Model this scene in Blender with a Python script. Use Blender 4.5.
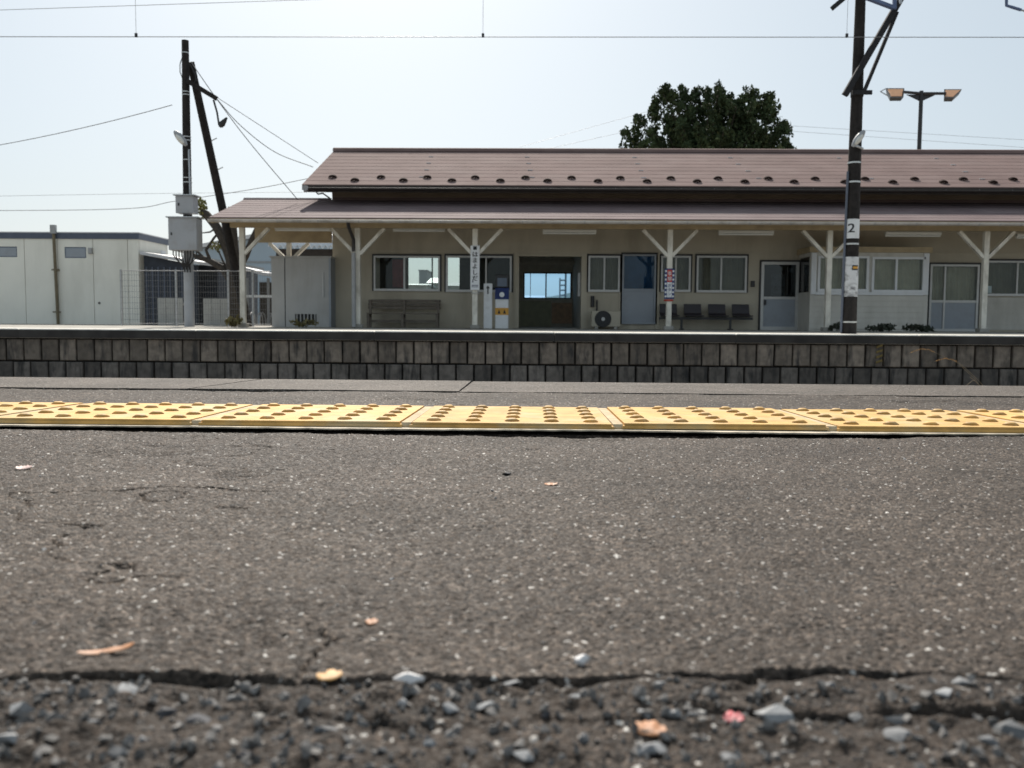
import bpy, bmesh, math, random
import numpy as np
from mathutils import Vector, Matrix, Euler

# ------------------------------------------------------------------ scene, camera, sky, sun
sc = bpy.context.scene
for o in list(bpy.data.objects):
    bpy.data.objects.remove(o)
R = math.radians
rnd = random.Random(7)
C = bpy.context.collection

FPX = 890.0
CAM_H = 0.155
YAW, PITCH, ROLL = R(1.16), R(4.05), R(0.40)
cam_d = bpy.data.cameras.new("camera")
cam = bpy.data.objects.new("camera", cam_d)
C.objects.link(cam)
cam_d.sensor_fit = 'HORIZONTAL'
cam_d.sensor_width = 17.3
cam_d.lens = FPX / 1024.0 * 17.3
cam_d.clip_start = 0.02
cam_d.clip_end = 9000.0
cam_d.dof.use_dof = True
cam_d.dof.focus_distance = 1.75
cam_d.dof.aperture_fstop = 6.0
CAM_ROT = Matrix.Rotation(YAW, 3, 'Z') @ Matrix.Rotation(math.pi / 2 - PITCH, 3, 'X') @ Matrix.Rotation(ROLL, 3, 'Z')
cam.matrix_world = Matrix.Translation((0, 0, CAM_H)) @ CAM_ROT.to_4x4()
sc.camera = cam

SUN_EL, SUN_AZ = R(42.0), R(-10.5)      # azimuth measured from +Y towards +X
world = bpy.data.worlds.new("World")
sc.world = world
world.use_nodes = True
wn, wl = world.node_tree.nodes, world.node_tree.links
for n in list(wn):
    wn.remove(n)
sky = wn.new('ShaderNodeTexSky')
sky.sky_type = 'NISHITA'
sky.sun_disc = False
sky.sun_elevation = SUN_EL
sky.sun_rotation = SUN_AZ
sky.air_density = 1.0
sky.dust_density = 2.2
sky.ozone_density = 1.6
sky.altitude = 10
bg = wn.new('ShaderNodeBackground')
bg.inputs['Strength'].default_value = 0.075
wo = wn.new('ShaderNodeOutputWorld')
hsv = wn.new('ShaderNodeHueSaturation')          # thin even veil over the whole sky
hsv.inputs['Saturation'].default_value = 0.62
wl.new(sky.outputs[0], hsv.inputs['Color'])
veil = wn.new('ShaderNodeMix'); veil.data_type = 'RGBA'
veil.inputs['Factor'].default_value = 0.45
veil.inputs[7].default_value = (7.5, 9.0, 9.8, 1)
wl.new(hsv.outputs[0], veil.inputs[6])
wl.new(veil.outputs[2], bg.inputs[0])
wl.new(bg.outputs[0], wo.inputs[0])

sun_d = bpy.data.lights.new("sun", 'SUN')
sun_d.energy = 5.0
sun_d.angle = R(0.6)
sun_d.color = (1.0, 0.935, 0.845)
sun = bpy.data.objects.new("sun", sun_d)
C.objects.link(sun)
sun_dir = Vector((math.sin(SUN_AZ) * math.cos(SUN_EL), math.cos(SUN_AZ) * math.cos(SUN_EL), math.sin(SUN_EL)))
sun.rotation_euler = sun_dir.to_track_quat('Z', 'Y').to_euler()
sun.location = sun_dir * 60

sc.view_settings.view_transform = 'Standard'
sc.view_settings.look = 'None'
sc.view_settings.exposure = 0.35
sc.view_settings.gamma = 1.0
sc.view_settings.use_curve_mapping = False
sc.cycles.max_bounces = 8
sc.cycles.transparent_max_bounces = 12
sc.cycles.use_denoising = True

# ------------------------------------------------------------------ helpers
def ray(px, py):
    d = CAM_ROT @ Vector(((px - 512.0) / FPX, (384.0 - py) / FPX, -1.0))
    return d

def at(px, py, Y):
    """point at depth Y that the photograph shows at pixel px, py"""
    d = ray(px, py)
    return Vector((0, 0, CAM_H)) + d * (Y / d.y)

def gnd(px, py, z=0.0):
    d = ray(px, py)
    return Vector((0, 0, CAM_H)) + d * ((z - CAM_H) / d.z)

MATS = {}
def mat(name, col, rough=0.6, metal=0.0, var=0.12, vscale=6.0, bump=0.0, bscale=60.0, spec=0.5,
        rand=0.0, stain=None, sscale=2.0, samt=0.5, stretch=None, coat=0.0, detail=4.0):
    m = bpy.data.materials.new(name)
    m.use_nodes = True
    nt = m.node_tree
    N, L = nt.nodes, nt.links
    b = N['Principled BSDF']
    b.inputs['Roughness'].default_value = rough
    b.inputs['Metallic'].default_value = metal
    b.inputs['Specular IOR Level'].default_value = spec
    b.inputs['Coat Weight'].default_value = coat
    tc = N.new('ShaderNodeTexCoord')
    src = tc.outputs['Object']
    if rand > 0:
        oi0 = N.new('ShaderNodeObjectInfo')
        va = N.new('ShaderNodeVectorMath'); va.operation = 'MULTIPLY_ADD'
        va.inputs[1].default_value = (37.0, 53.0, 71.0)
        L.new(oi0.outputs['Random'], va.inputs[0]); L.new(src, va.inputs[2])
        src = va.outputs[0]
    if stretch:
        mp = N.new('ShaderNodeMapping')
        mp.inputs['Scale'].default_value = stretch
        L.new(src, mp.inputs[0])
        ssrc = mp.outputs[0]
    else:
        ssrc = src
    nz = N.new('ShaderNodeTexNoise')
    nz.inputs['Scale'].default_value = vscale
    nz.inputs['Detail'].default_value = detail
    L.new(src, nz.inputs['Vector'])
    mr = N.new('ShaderNodeMapRange')
    mr.inputs['From Min'].default_value = 0.3
    mr.inputs['From Max'].default_value = 0.7
    mr.inputs['To Min'].default_value = 1 - var
    mr.inputs['To Max'].default_value = 1 + var
    L.new(nz.outputs['Fac'], mr.inputs['Value'])
    val = mr.outputs[0]
    if rand > 0:
        oi = N.new('ShaderNodeObjectInfo')
        m2 = N.new('ShaderNodeMapRange')
        m2.inputs['To Min'].default_value = 1 - rand
        m2.inputs['To Max'].default_value = 1 + rand
        L.new(oi.outputs['Random'], m2.inputs['Value'])
        mu = N.new('ShaderNodeMath'); mu.operation = 'MULTIPLY'
        L.new(val, mu.inputs[0]); L.new(m2.outputs[0], mu.inputs[1])
        val = mu.outputs[0]
    vm = N.new('ShaderNodeVectorMath'); vm.operation = 'SCALE'
    vm.inputs[0].default_value = col[:3]
    L.new(val, vm.inputs['Scale'])
    out = vm.outputs[0]
    if stain:
        n2 = N.new('ShaderNodeTexNoise')
        n2.inputs['Scale'].default_value = sscale
        n2.inputs['Detail'].default_value = 6
        n2.inputs['Roughness'].default_value = 0.65
        L.new(ssrc, n2.inputs['Vector'])
        r2 = N.new('ShaderNodeMapRange')
        r2.inputs['From Min'].default_value = 0.48
        r2.inputs['From Max'].default_value = 0.68
        r2.inputs['To Max'].default_value = samt
        L.new(n2.outputs['Fac'], r2.inputs['Value'])
        mx = N.new('ShaderNodeMix'); mx.data_type = 'RGBA'
        L.new(r2.outputs[0], mx.inputs['Factor'])
        L.new(out, mx.inputs[6])
        mx.inputs[7].default_value = (*stain[:3], 1)
        out = mx.outputs[2]
    L.new(out, b.inputs['Base Color'])
    if bump > 0:
        n3 = N.new('ShaderNodeTexNoise')
        n3.inputs['Scale'].default_value = bscale
        n3.inputs['Detail'].default_value = 5
        L.new(src, n3.inputs['Vector'])
        bp = N.new('ShaderNodeBump')
        bp.inputs['Strength'].default_value = bump
        bp.inputs['Distance'].default_value = 0.5 / bscale
        L.new(n3.outputs['Fac'], bp.inputs['Height'])
        L.new(bp.outputs[0], b.inputs['Normal'])
    MATS[name] = m
    return m

def glass(name, tint, ior=1.5, rough=0.01):
    m = bpy.data.materials.new(name)
    m.use_nodes = True
    N, L = m.node_tree.nodes, m.node_tree.links
    N.remove(N['Principled BSDF'])
    fr = N.new('ShaderNodeFresnel'); fr.inputs['IOR'].default_value = ior
    tr = N.new('ShaderNodeBsdfTransparent'); tr.inputs[0].default_value = (*tint, 1)
    gl = N.new('ShaderNodeBsdfGlossy'); gl.inputs['Roughness'].default_value = rough
    mx = N.new('ShaderNodeMixShader')
    L.new(fr.outputs[0], mx.inputs[0]); L.new(tr.outputs[0], mx.inputs[1]); L.new(gl.outputs[0], mx.inputs[2])
    L.new(mx.outputs[0], N['Material Output'].inputs[0])
    MATS[name] = m
    return m

def tag(o, label=None, cat=None, group=None, kind=None):
    if label: o['label'] = label
    if cat: o['category'] = cat
    if group: o['group'] = group
    if kind: o['kind'] = kind
    return o

def thing(name, label, cat, loc=(0, 0, 0), group=None):
    o = bpy.data.objects.new(name, None)
    o.empty_display_size = 0.2
    C.objects.link(o)
    o.location = loc
    return tag(o, label, cat, group)

def base_of(o):
    v = Vector((0, 0, 0))
    while o is not None:
        v += Vector(o.location)
        o = o.parent
    return v

class MB:
    """collects shapes in world coordinates; build() links them as ONE mesh object"""
    def __init__(s):
        s.v, s.f, s.sm = [], [], []
    def add(s, vs, fs, smooth=False):
        n = len(s.v)
        s.v += [tuple(v) for v in vs]
        s.f += [tuple(i + n for i in f) for f in fs]
        s.sm += [smooth] * len(fs)
        return s
    def box(s, x0, x1, y0, y1, z0, z1, bev=0.0):
        if x0 > x1: x0, x1 = x1, x0
        if y0 > y1: y0, y1 = y1, y0
        if z0 > z1: z0, z1 = z1, z0
        if bev > 0:
            bm = bmesh.new()
            bmesh.ops.create_cube(bm, size=1)
            for v in bm.verts:
                v.co = ((x0 + x1) / 2 + v.co.x * (x1 - x0), (y0 + y1) / 2 + v.co.y * (y1 - y0), (z0 + z1) / 2 + v.co.z * (z1 - z0))
            bmesh.ops.bevel(bm, geom=bm.edges[:], offset=bev, segments=1, affect='EDGES')
            s.addbm(bm)
            return s
        vs = [(x, y, z) for x in (x0, x1) for y in (y0, y1) for z in (z0, z1)]
        return s.add(vs, [(0, 1, 3, 2), (4, 6, 7, 5), (0, 4, 5, 1), (2, 3, 7, 6), (0, 2, 6, 4), (1, 5, 7, 3)])
    def addbm(s, bm, smooth=False):
        bm.verts.index_update()
        s.add([v.co[:] for v in bm.verts], [[v.index for v in f.verts] for f in bm.faces], smooth)
        bm.free()
    def beam(s, a, b, w, h, up=(0, 0, 1)):
        """rectangular bar from a to b; w across, h along 'up'"""
        a, b = Vector(a), Vector(b)
        d = (b - a).normalized()
        u = Vector(up)
        r = d.cross(u)
        if r.length < 1e-4:
            r = d.cross(Vector((0, 1, 0)))
        r.normalize()
        u = r.cross(d).normalized()
        vs = []
        for p in (a, b):
            for i, j in ((-1, -1), (1, -1), (1, 1), (-1, 1)):
                vs.append(p + r * (i * w / 2) + u * (j * h / 2))
        return s.add(vs, [(0, 1, 2, 3), (7, 6, 5, 4), (0, 4, 5, 1), (1, 5, 6, 2), (2, 6, 7, 3), (3, 7, 4, 0)])
    def tube(s, pts, r, n=8, r2=None, cap=True):
        pts = [Vector(p) for p in pts]
        m = len(pts)
        rings = []
        prev = None
        for i, p in enumerate(pts):
            d = (pts[min(i + 1, m - 1)] - pts[max(i - 1, 0)]).normalized()
            ref = prev if prev is not None else (Vector((0, 0, 1)) if abs(d.z) < 0.9 else Vector((0, 1, 0)))
            u = (ref - d * ref.dot(d))
            if u.length < 1e-5:
                u = Vector((1, 0, 0)) - d * d.x
            u.normalize()
            prev = u
            w = d.cross(u)
            rr = r if r2 is None else r + (r2 - r) * i / (m - 1)
            if isinstance(r, (list, tuple)):
                rr = r[i]
            rings.append([p + (u * math.cos(2 * math.pi * k / n) + w * math.sin(2 * math.pi * k / n)) * rr for k in range(n)])
        vs = [q for g in rings for q in g]
        fs = []
        for i in range(m - 1):
            for k in range(n):
                a, b = i * n + k, i * n + (k + 1) % n
                fs.append((a, b, b + n, a + n))
        s.add(vs, fs, True)
        if cap:
            s.add(rings[0], [tuple(range(n))[::-1]])
            s.add(rings[-1], [tuple(range(n))])
        return s
    def prism(s, poly, y0, y1, axis='y'):
        """polygon in (x,z) extruded along y; axis 'x': (y,z) along x; axis 'z': (x,y) along z"""
        def P(a, b, t):
            return (a, t, b) if axis == 'y' else ((t, a, b) if axis == 'x' else (a, b, t))
        n = len(poly)
        vs = [P(a, b, y0) for a, b in poly] + [P(a, b, y1) for a, b in poly]
        fs = [tuple(range(n)), tuple(range(n, 2 * n))[::-1]] + [(i, i + n, (i + 1) % n + n, (i + 1) % n) for i in range(n)]
        return s.add(vs, fs)
    def disc(s, c, r, n=20, nrm='y', y1=None):
        pts = [(c[0] + r * math.cos(2 * math.pi * k / n), c[2] + r * math.sin(2 * math.pi * k / n)) for k in range(n)]
        return s.prism(pts, c[1], y1 if y1 is not None else c[1] + 0.01)
    def build(s, name, material, parent=None, kind=None, label=None, loc=None):
        me = bpy.data.meshes.new(name)
        off = base_of(parent) if parent is not None else Vector(loc or (0, 0, 0))
        vs = [(v[0] - off.x, v[1] - off.y, v[2] - off.z) for v in s.v]
        me.from_pydata(vs, [], s.f)
        me.polygons.foreach_set('use_smooth', s.sm)
        bm = bmesh.new(); bm.from_mesh(me)
        bmesh.ops.recalc_face_normals(bm, faces=bm.faces[:])
        bm.to_mesh(me); bm.free()
        me.materials.append(MATS[material] if isinstance(material, str) else material)
        o = bpy.data.objects.new(name, me)
        C.objects.link(o)
        if parent is not None:
            o.parent = parent
        else:
            o.location = off
        if kind: o['kind'] = kind
        if label: o['label'] = label
        return o

def inst(name, mesh, parent=None, loc=(0, 0, 0), rot=(0, 0, 0), scale=(1, 1, 1)):
    o = bpy.data.objects.new(name, mesh)
    C.objects.link(o)
    o.location, o.rotation_euler, o.scale = loc, rot, scale
    if parent is not None: o.parent = parent
    return o

def text_mesh(s, size, name='lettering', depth=0.002):
    cu = bpy.data.curves.new(name, 'FONT')
    cu.body = s
    cu.size = size
    cu.extrude = depth
    cu.align_x = 'CENTER'; cu.align_y = 'CENTER'
    to = bpy.data.objects.new('tmp_text', cu)
    C.objects.link(to)
    dg = bpy.context.evaluated_depsgraph_get()
    me = bpy.data.meshes.new_from_object(to.evaluated_get(dg))
    bpy.data.objects.remove(to)
    return me

def text_into(mb, s, size, x, y, z, bold=0.0):
    """letters facing -Y at (x,y,z)"""
    me = text_mesh(s, size)
    for dx in ((0,) if not bold else (-bold, bold)):
        mb.add([(v.co.x + x + dx, y - v.co.z + dx * 0.02, v.co.y + z) for v in me.vertices], [tuple(p.vertices) for p in me.polygons])
    bpy.data.meshes.remove(me)

def hull(rng, sx, sy, sz, n=14):
    bm = bmesh.new()
    for i in range(n):
        v = Vector((rng.gauss(0, 1), rng.gauss(0, 1), rng.gauss(0, 1))).normalized()
        k = rng.uniform(0.75, 1.0)
        bm.verts.new((v.x * sx * k, v.y * sy * k, max(-0.55, v.z) * sz * k))
    r = bmesh.ops.convex_hull(bm, input=bm.verts[:])
    bmesh.ops.delete(bm, geom=[g for g in r['geom_interior'] if isinstance(g, bmesh.types.BMVert)], context='VERTS')
    return bm

def leaves(mb, rng, c, rad, n, size, elong=1.9, keep=None):
    """n small bent leaf faces spread through an ellipsoid"""
    for i in range(n):
        while True:
            p = Vector((rng.uniform(-1, 1), rng.uniform(-1, 1), rng.uniform(-1, 1)))
            if p.length <= 1: break
        q = Vector((c[0] + p.x * rad[0], c[1] + p.y * rad[1], c[2] + p.z * rad[2]))
        s = size * rng.uniform(0.6, 1.3)
        m = Euler((rng.uniform(0, 6.3), rng.uniform(0, 6.3), rng.uniform(0, 6.3))).to_matrix()
        a, b = m @ Vector((s * 0.5 * elong, 0, 0)), m @ Vector((0, s * 0.5, 0))
        u = m @ Vector((0, 0, s * 0.18))
        mb.add([q - a, q + b + u, q + a, q - b + u], [(0, 1, 2), (0, 2, 3)])

# ------------------------------------------------------------------ materials
mat('cream_wall', (0.48, 0.435, 0.345), 0.75, var=0.08, vscale=1.5, bump=0.15, bscale=120, stain=(0.30, 0.26, 0.20), sscale=1.1, samt=0.6, stretch=(1, 1, 0.25))
mat('siding', (0.55, 0.53, 0.48), 0.7, var=0.06, vscale=1.8, bump=0.1, bscale=150, stain=(0.25, 0.23, 0.19), sscale=1.3, samt=0.4, stretch=(1, 1, 0.3))
mat('tan_paint', (0.42, 0.33, 0.20), 0.6, var=0.1, vscale=3, bump=0.15, bscale=80, stain=(0.20, 0.15, 0.09), sscale=2.5, samt=0.4)
mat('post_paint', (0.76, 0.72, 0.63), 0.55, var=0.1, vscale=5, bump=0.2, bscale=60, stain=(0.25, 0.21, 0.16), sscale=5, samt=0.55, stretch=(1, 1, 0.3))
mat('clerestory', (0.26, 0.21, 0.16), 0.8, var=0.15, vscale=2)
mat('soffit', (0.13, 0.10, 0.065), 0.75, var=0.15, vscale=3)
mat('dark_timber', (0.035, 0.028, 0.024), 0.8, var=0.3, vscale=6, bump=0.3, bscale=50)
mat('roof_paint', (0.195, 0.137, 0.127), 0.92, spec=0.08, var=0.10, vscale=1.2, bump=0.05, bscale=30, stain=(0.245, 0.185, 0.172), sscale=1.9, samt=0.7, stretch=(0.4, 1, 1))
mat('canopy_paint', (0.175, 0.130, 0.130), 0.85, spec=0.12, var=0.12, vscale=1.4, bump=0.05, bscale=30, stain=(0.24, 0.195, 0.19), sscale=1.5, samt=0.6, stretch=(0.4, 1, 1))
mat('guard_metal', (0.030, 0.018, 0.016), 0.9, var=0.2, spec=0.1)
mat('gutter_pvc', (0.50, 0.47, 0.44), 0.45, var=0.12, vscale=4, stain=(0.22, 0.19, 0.16), sscale=3, samt=0.6)
mat('dark_gutter', (0.03, 0.026, 0.025), 0.5)
mat('pipe_grey', (0.33, 0.33, 0.33), 0.5, var=0.1)
mat('alu', (0.50, 0.50, 0.49), 0.42, metal=0.35, var=0.06, stain=(0.3, 0.29, 0.27), sscale=6, samt=0.4)
mat('alu_panel', (0.30, 0.33, 0.37), 0.5, metal=0.2, var=0.06, vscale=2, stain=(0.2, 0.2, 0.2), sscale=2, samt=0.4)
mat('white_sash', (0.66, 0.67, 0.68), 0.45, var=0.05)
mat('black_frame', (0.02, 0.02, 0.02), 0.5)
mat('curtain', (0.22, 0.195, 0.15), 0.9, var=0.12, vscale=3)
mat('curtain_pale', (0.48, 0.42, 0.32), 0.9, var=0.12, vscale=3)
mat('interior', (0.62, 0.59, 0.52), 0.85, var=0.1)
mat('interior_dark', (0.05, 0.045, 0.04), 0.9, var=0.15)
mat('interior_green', (0.52, 0.52, 0.38), 0.8, var=0.1)
mat('wood_board', (0.58, 0.40, 0.27), 0.6, var=0.2, vscale=8)
mat('red_poster', (0.22, 0.03, 0.03), 0.6, var=0.3, vscale=9)
mat('bench_wood', (0.15, 0.125, 0.10), 0.7, var=0.2, vscale=9, bump=0.3, bscale=60)
mat('seat_plastic', (0.035, 0.03, 0.035), 0.4, var=0.1)
mat('black_steel', (0.02, 0.02, 0.022), 0.45, var=0.2)
mat('concrete', (0.33, 0.315, 0.285), 0.85, var=0.15, vscale=6, bump=0.35, bscale=90, stain=(0.17, 0.16, 0.14), sscale=2.5, samt=0.6)
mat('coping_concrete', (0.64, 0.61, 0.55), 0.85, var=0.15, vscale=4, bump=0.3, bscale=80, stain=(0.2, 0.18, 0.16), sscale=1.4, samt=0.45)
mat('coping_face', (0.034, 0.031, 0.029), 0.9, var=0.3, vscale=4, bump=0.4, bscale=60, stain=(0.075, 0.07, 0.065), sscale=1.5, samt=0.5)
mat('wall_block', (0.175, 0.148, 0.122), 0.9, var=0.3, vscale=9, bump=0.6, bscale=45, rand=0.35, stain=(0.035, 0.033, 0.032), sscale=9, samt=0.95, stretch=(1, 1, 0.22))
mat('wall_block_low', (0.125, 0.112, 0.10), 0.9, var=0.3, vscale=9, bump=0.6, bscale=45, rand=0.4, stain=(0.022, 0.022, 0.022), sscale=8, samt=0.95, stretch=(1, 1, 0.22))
mat('wall_joint', (0.02, 0.018, 0.016), 0.95, var=0.2)
mat('grey_metal', (0.36, 0.37, 0.39), 0.5, var=0.06, stain=(0.2, 0.18, 0.15), sscale=3, samt=0.4)
mat('grey_shed', (0.44, 0.44, 0.43), 0.55, var=0.06, vscale=2, stain=(0.30, 0.28, 0.25), sscale=2, samt=0.5, stretch=(1, 1, 0.3))
mat('prefab_wall', (0.80, 0.78, 0.70), 0.55, var=0.04, vscale=1.2, stain=(0.55, 0.53, 0.46), sscale=1.2, samt=0.35, stretch=(1, 1, 0.25))
mat('prefab_trim', (0.075, 0.09, 0.13), 0.45, var=0.1)
mat('prefab_seam', (0.16, 0.16, 0.155), 0.6)
mat('drain_brown', (0.15, 0.12, 0.07), 0.55, var=0.15)
mat('pole_dark', (0.026, 0.023, 0.022), 0.85, spec=0.2, var=0.3, vscale=12, bump=0.4, bscale=50, stain=(0.055, 0.047, 0.042), sscale=6, samt=0.5, stretch=(1, 1, 0.15))
mat('conduit_dark', (0.10, 0.115, 0.15), 0.5, var=0.1)
mat('galv', (0.45, 0.46, 0.47), 0.4, metal=0.6, var=0.12, vscale=15)
mat('band_steel', (0.62, 0.62, 0.60), 0.35, metal=0.6, var=0.1)
mat('bracket_steel', (0.035, 0.035, 0.038), 0.85, var=0.2, vscale=15, spec=0.15)
mat('blue_steel', (0.10, 0.14, 0.26), 0.45, var=0.15)
mat('cable', (0.025, 0.025, 0.027), 0.6)
mat('wire_grey', (0.16, 0.16, 0.165), 0.5)
mat('white_plate', (0.74, 0.75, 0.76), 0.45, var=0.05, stain=(0.5, 0.48, 0.44), sscale=7, samt=0.4)
mat('worn_sticker', (0.60, 0.61, 0.62), 0.6, var=0.1, stain=(0.05, 0.05, 0.055), sscale=5, samt=1.0, stretch=(1, 1, 1.6))
mat('ink', (0.012, 0.012, 0.014), 0.5)
mat('ink_grey', (0.12, 0.13, 0.18), 0.5)
mat('red_paint', (0.55, 0.06, 0.04), 0.45)
mat('blue_paint', (0.03, 0.05, 0.16), 0.4)
mat('orange_paint', (0.62, 0.31, 0.04), 0.45, var=0.05)
mat('yellow_paint', (0.17, 0.125, 0.04), 0.8, var=0.4, vscale=30)
mat('blue_reflection', (0.16, 0.27, 0.38), 0.6, var=0.35, vscale=1.6, stain=(0.30, 0.34, 0.36), sscale=2.2, samt=0.8, stretch=(0.5, 1, 1.8))  # blue with paler blotches: the door glass reflection put into colour
mat('screen_grey', (0.10, 0.13, 0.18), 0.25)
mat('lamp_white', (0.68, 0.67, 0.62), 0.4, var=0.04)
mat('lamp_tube', (0.8, 0.8, 0.77), 0.3, var=0.02)
mat('amber_lens', (0.58, 0.27, 0.10), 0.3, var=0.1, vscale=10)
mat('tile_yellow', (0.575, 0.352, 0.117), 0.75, var=0.2, vscale=34, bump=0.4, bscale=400, rand=0.12, stain=(0.52, 0.42, 0.25), sscale=10, samt=0.85, spec=0.25)
mat('tile_bump', (0.53, 0.31, 0.09), 0.7, var=0.2, vscale=60, bump=0.3, bscale=500, rand=0.2, stain=(0.50, 0.40, 0.24), sscale=70, samt=0.7)
mat('grout', (0.50, 0.385, 0.235), 0.9, var=0.2, vscale=60, bump=0.5, bscale=300)
mat('mortar', (0.50, 0.43, 0.33), 0.9, var=0.3, vscale=40, bump=0.5, bscale=300)
mat('ballast', (0.19, 0.17, 0.145), 0.95, var=0.4, vscale=25, bump=1.0, bscale=25)
mat('rail_steel', (0.12, 0.075, 0.05), 0.6, metal=0.4, var=0.2)
mat('rail_head', (0.5, 0.5, 0.5), 0.25, metal=0.9)
mat('yard_asphalt', (0.30, 0.28, 0.245), 0.9, var=0.2, vscale=3, bump=0.3, bscale=60)
mat('earth', (0.13, 0.115, 0.085), 0.95, var=0.25, vscale=0.3)
mat('hill_wood', (0.055, 0.075, 0.055), 0.9, var=0.3, vscale=0.02)
mat('bark', (0.055, 0.045, 0.036), 0.9, var=0.35, vscale=18, bump=0.7, bscale=30)
mat('leaf_dark', (0.042, 0.062, 0.028), 0.75, var=0.5, vscale=1.6, spec=0.15)
mat('leaf_sunlit', (0.085, 0.105, 0.045), 0.7, var=0.4, vscale=2.5, spec=0.2)  # lighter green that paints sunlight onto part of the crown
mat('leaf_yellow', (0.19, 0.18, 0.05), 0.6, var=0.35, vscale=9)
mat('leaf_shrub', (0.025, 0.032, 0.018), 0.6, var=0.4, vscale=9)
mat('weed', (0.17, 0.14, 0.05), 0.7, var=0.4, vscale=14)
mat('dry_stem', (0.22, 0.17, 0.11), 0.8, var=0.2, vscale=60)
mat('dry_plume', (0.48, 0.29, 0.12), 0.85, var=0.3, vscale=90)
mat('stone_blue', (0.155, 0.158, 0.162), 0.75, var=0.25, vscale=160, bump=0.3, bscale=500, rand=0.35)
mat('stone_pale', (0.27, 0.272, 0.275), 0.7, var=0.2, vscale=150, bump=0.3, bscale=500, rand=0.1)
mat('gravel_chip', (0.145, 0.137, 0.13), 0.8, var=0.6, vscale=130, bump=0.3, bscale=500)
mat('stone_white', (0.62, 0.60, 0.59), 0.6, var=0.1, vscale=150, bump=0.2, bscale=500)
mat('stone_dark', (0.05, 0.05, 0.055), 0.8, var=0.3, vscale=150, bump=0.4, bscale=500, rand=0.3)
mat('leaf_orange', (0.34, 0.15, 0.06), 0.6, var=0.25, vscale=120)
mat('leaf_gold', (0.46, 0.25, 0.07), 0.6, var=0.15, vscale=120)
mat('petal_red', (0.50, 0.10, 0.10), 0.6, var=0.3, vscale=150)
mat('petal_pink', (0.36, 0.075, 0.085), 0.6, var=0.4, vscale=250)
mat('petal_pale', (0.40, 0.30, 0.28), 0.6, var=0.2, vscale=200)
mat('warehouse', (0.33, 0.40, 0.46), 0.6, var=0.04, vscale=0.8)
mat('shed_navy', (0.03, 0.036, 0.05), 0.7, var=0.2)
mat('shed_white', (0.36, 0.36, 0.34), 0.6, var=0.08)
mat('shed_roof', (0.55, 0.55, 0.56), 0.45, var=0.08)
mat('house_grey', (0.28, 0.29, 0.30), 0.8, var=0.08)
mat('mesh_wire', (0.20, 0.205, 0.21), 0.6, metal=0.0, var=0.1)
glass('glass_clear', (0.86, 0.9, 0.9), 1.33)
glass('glass_blue', (0.62, 0.80, 0.95), 1.5)
glass('glass_dark', (0.42, 0.46, 0.48), 1.55)
glass('glass_film', (0.55, 0.66, 0.75), 1.42, 0.02)

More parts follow.
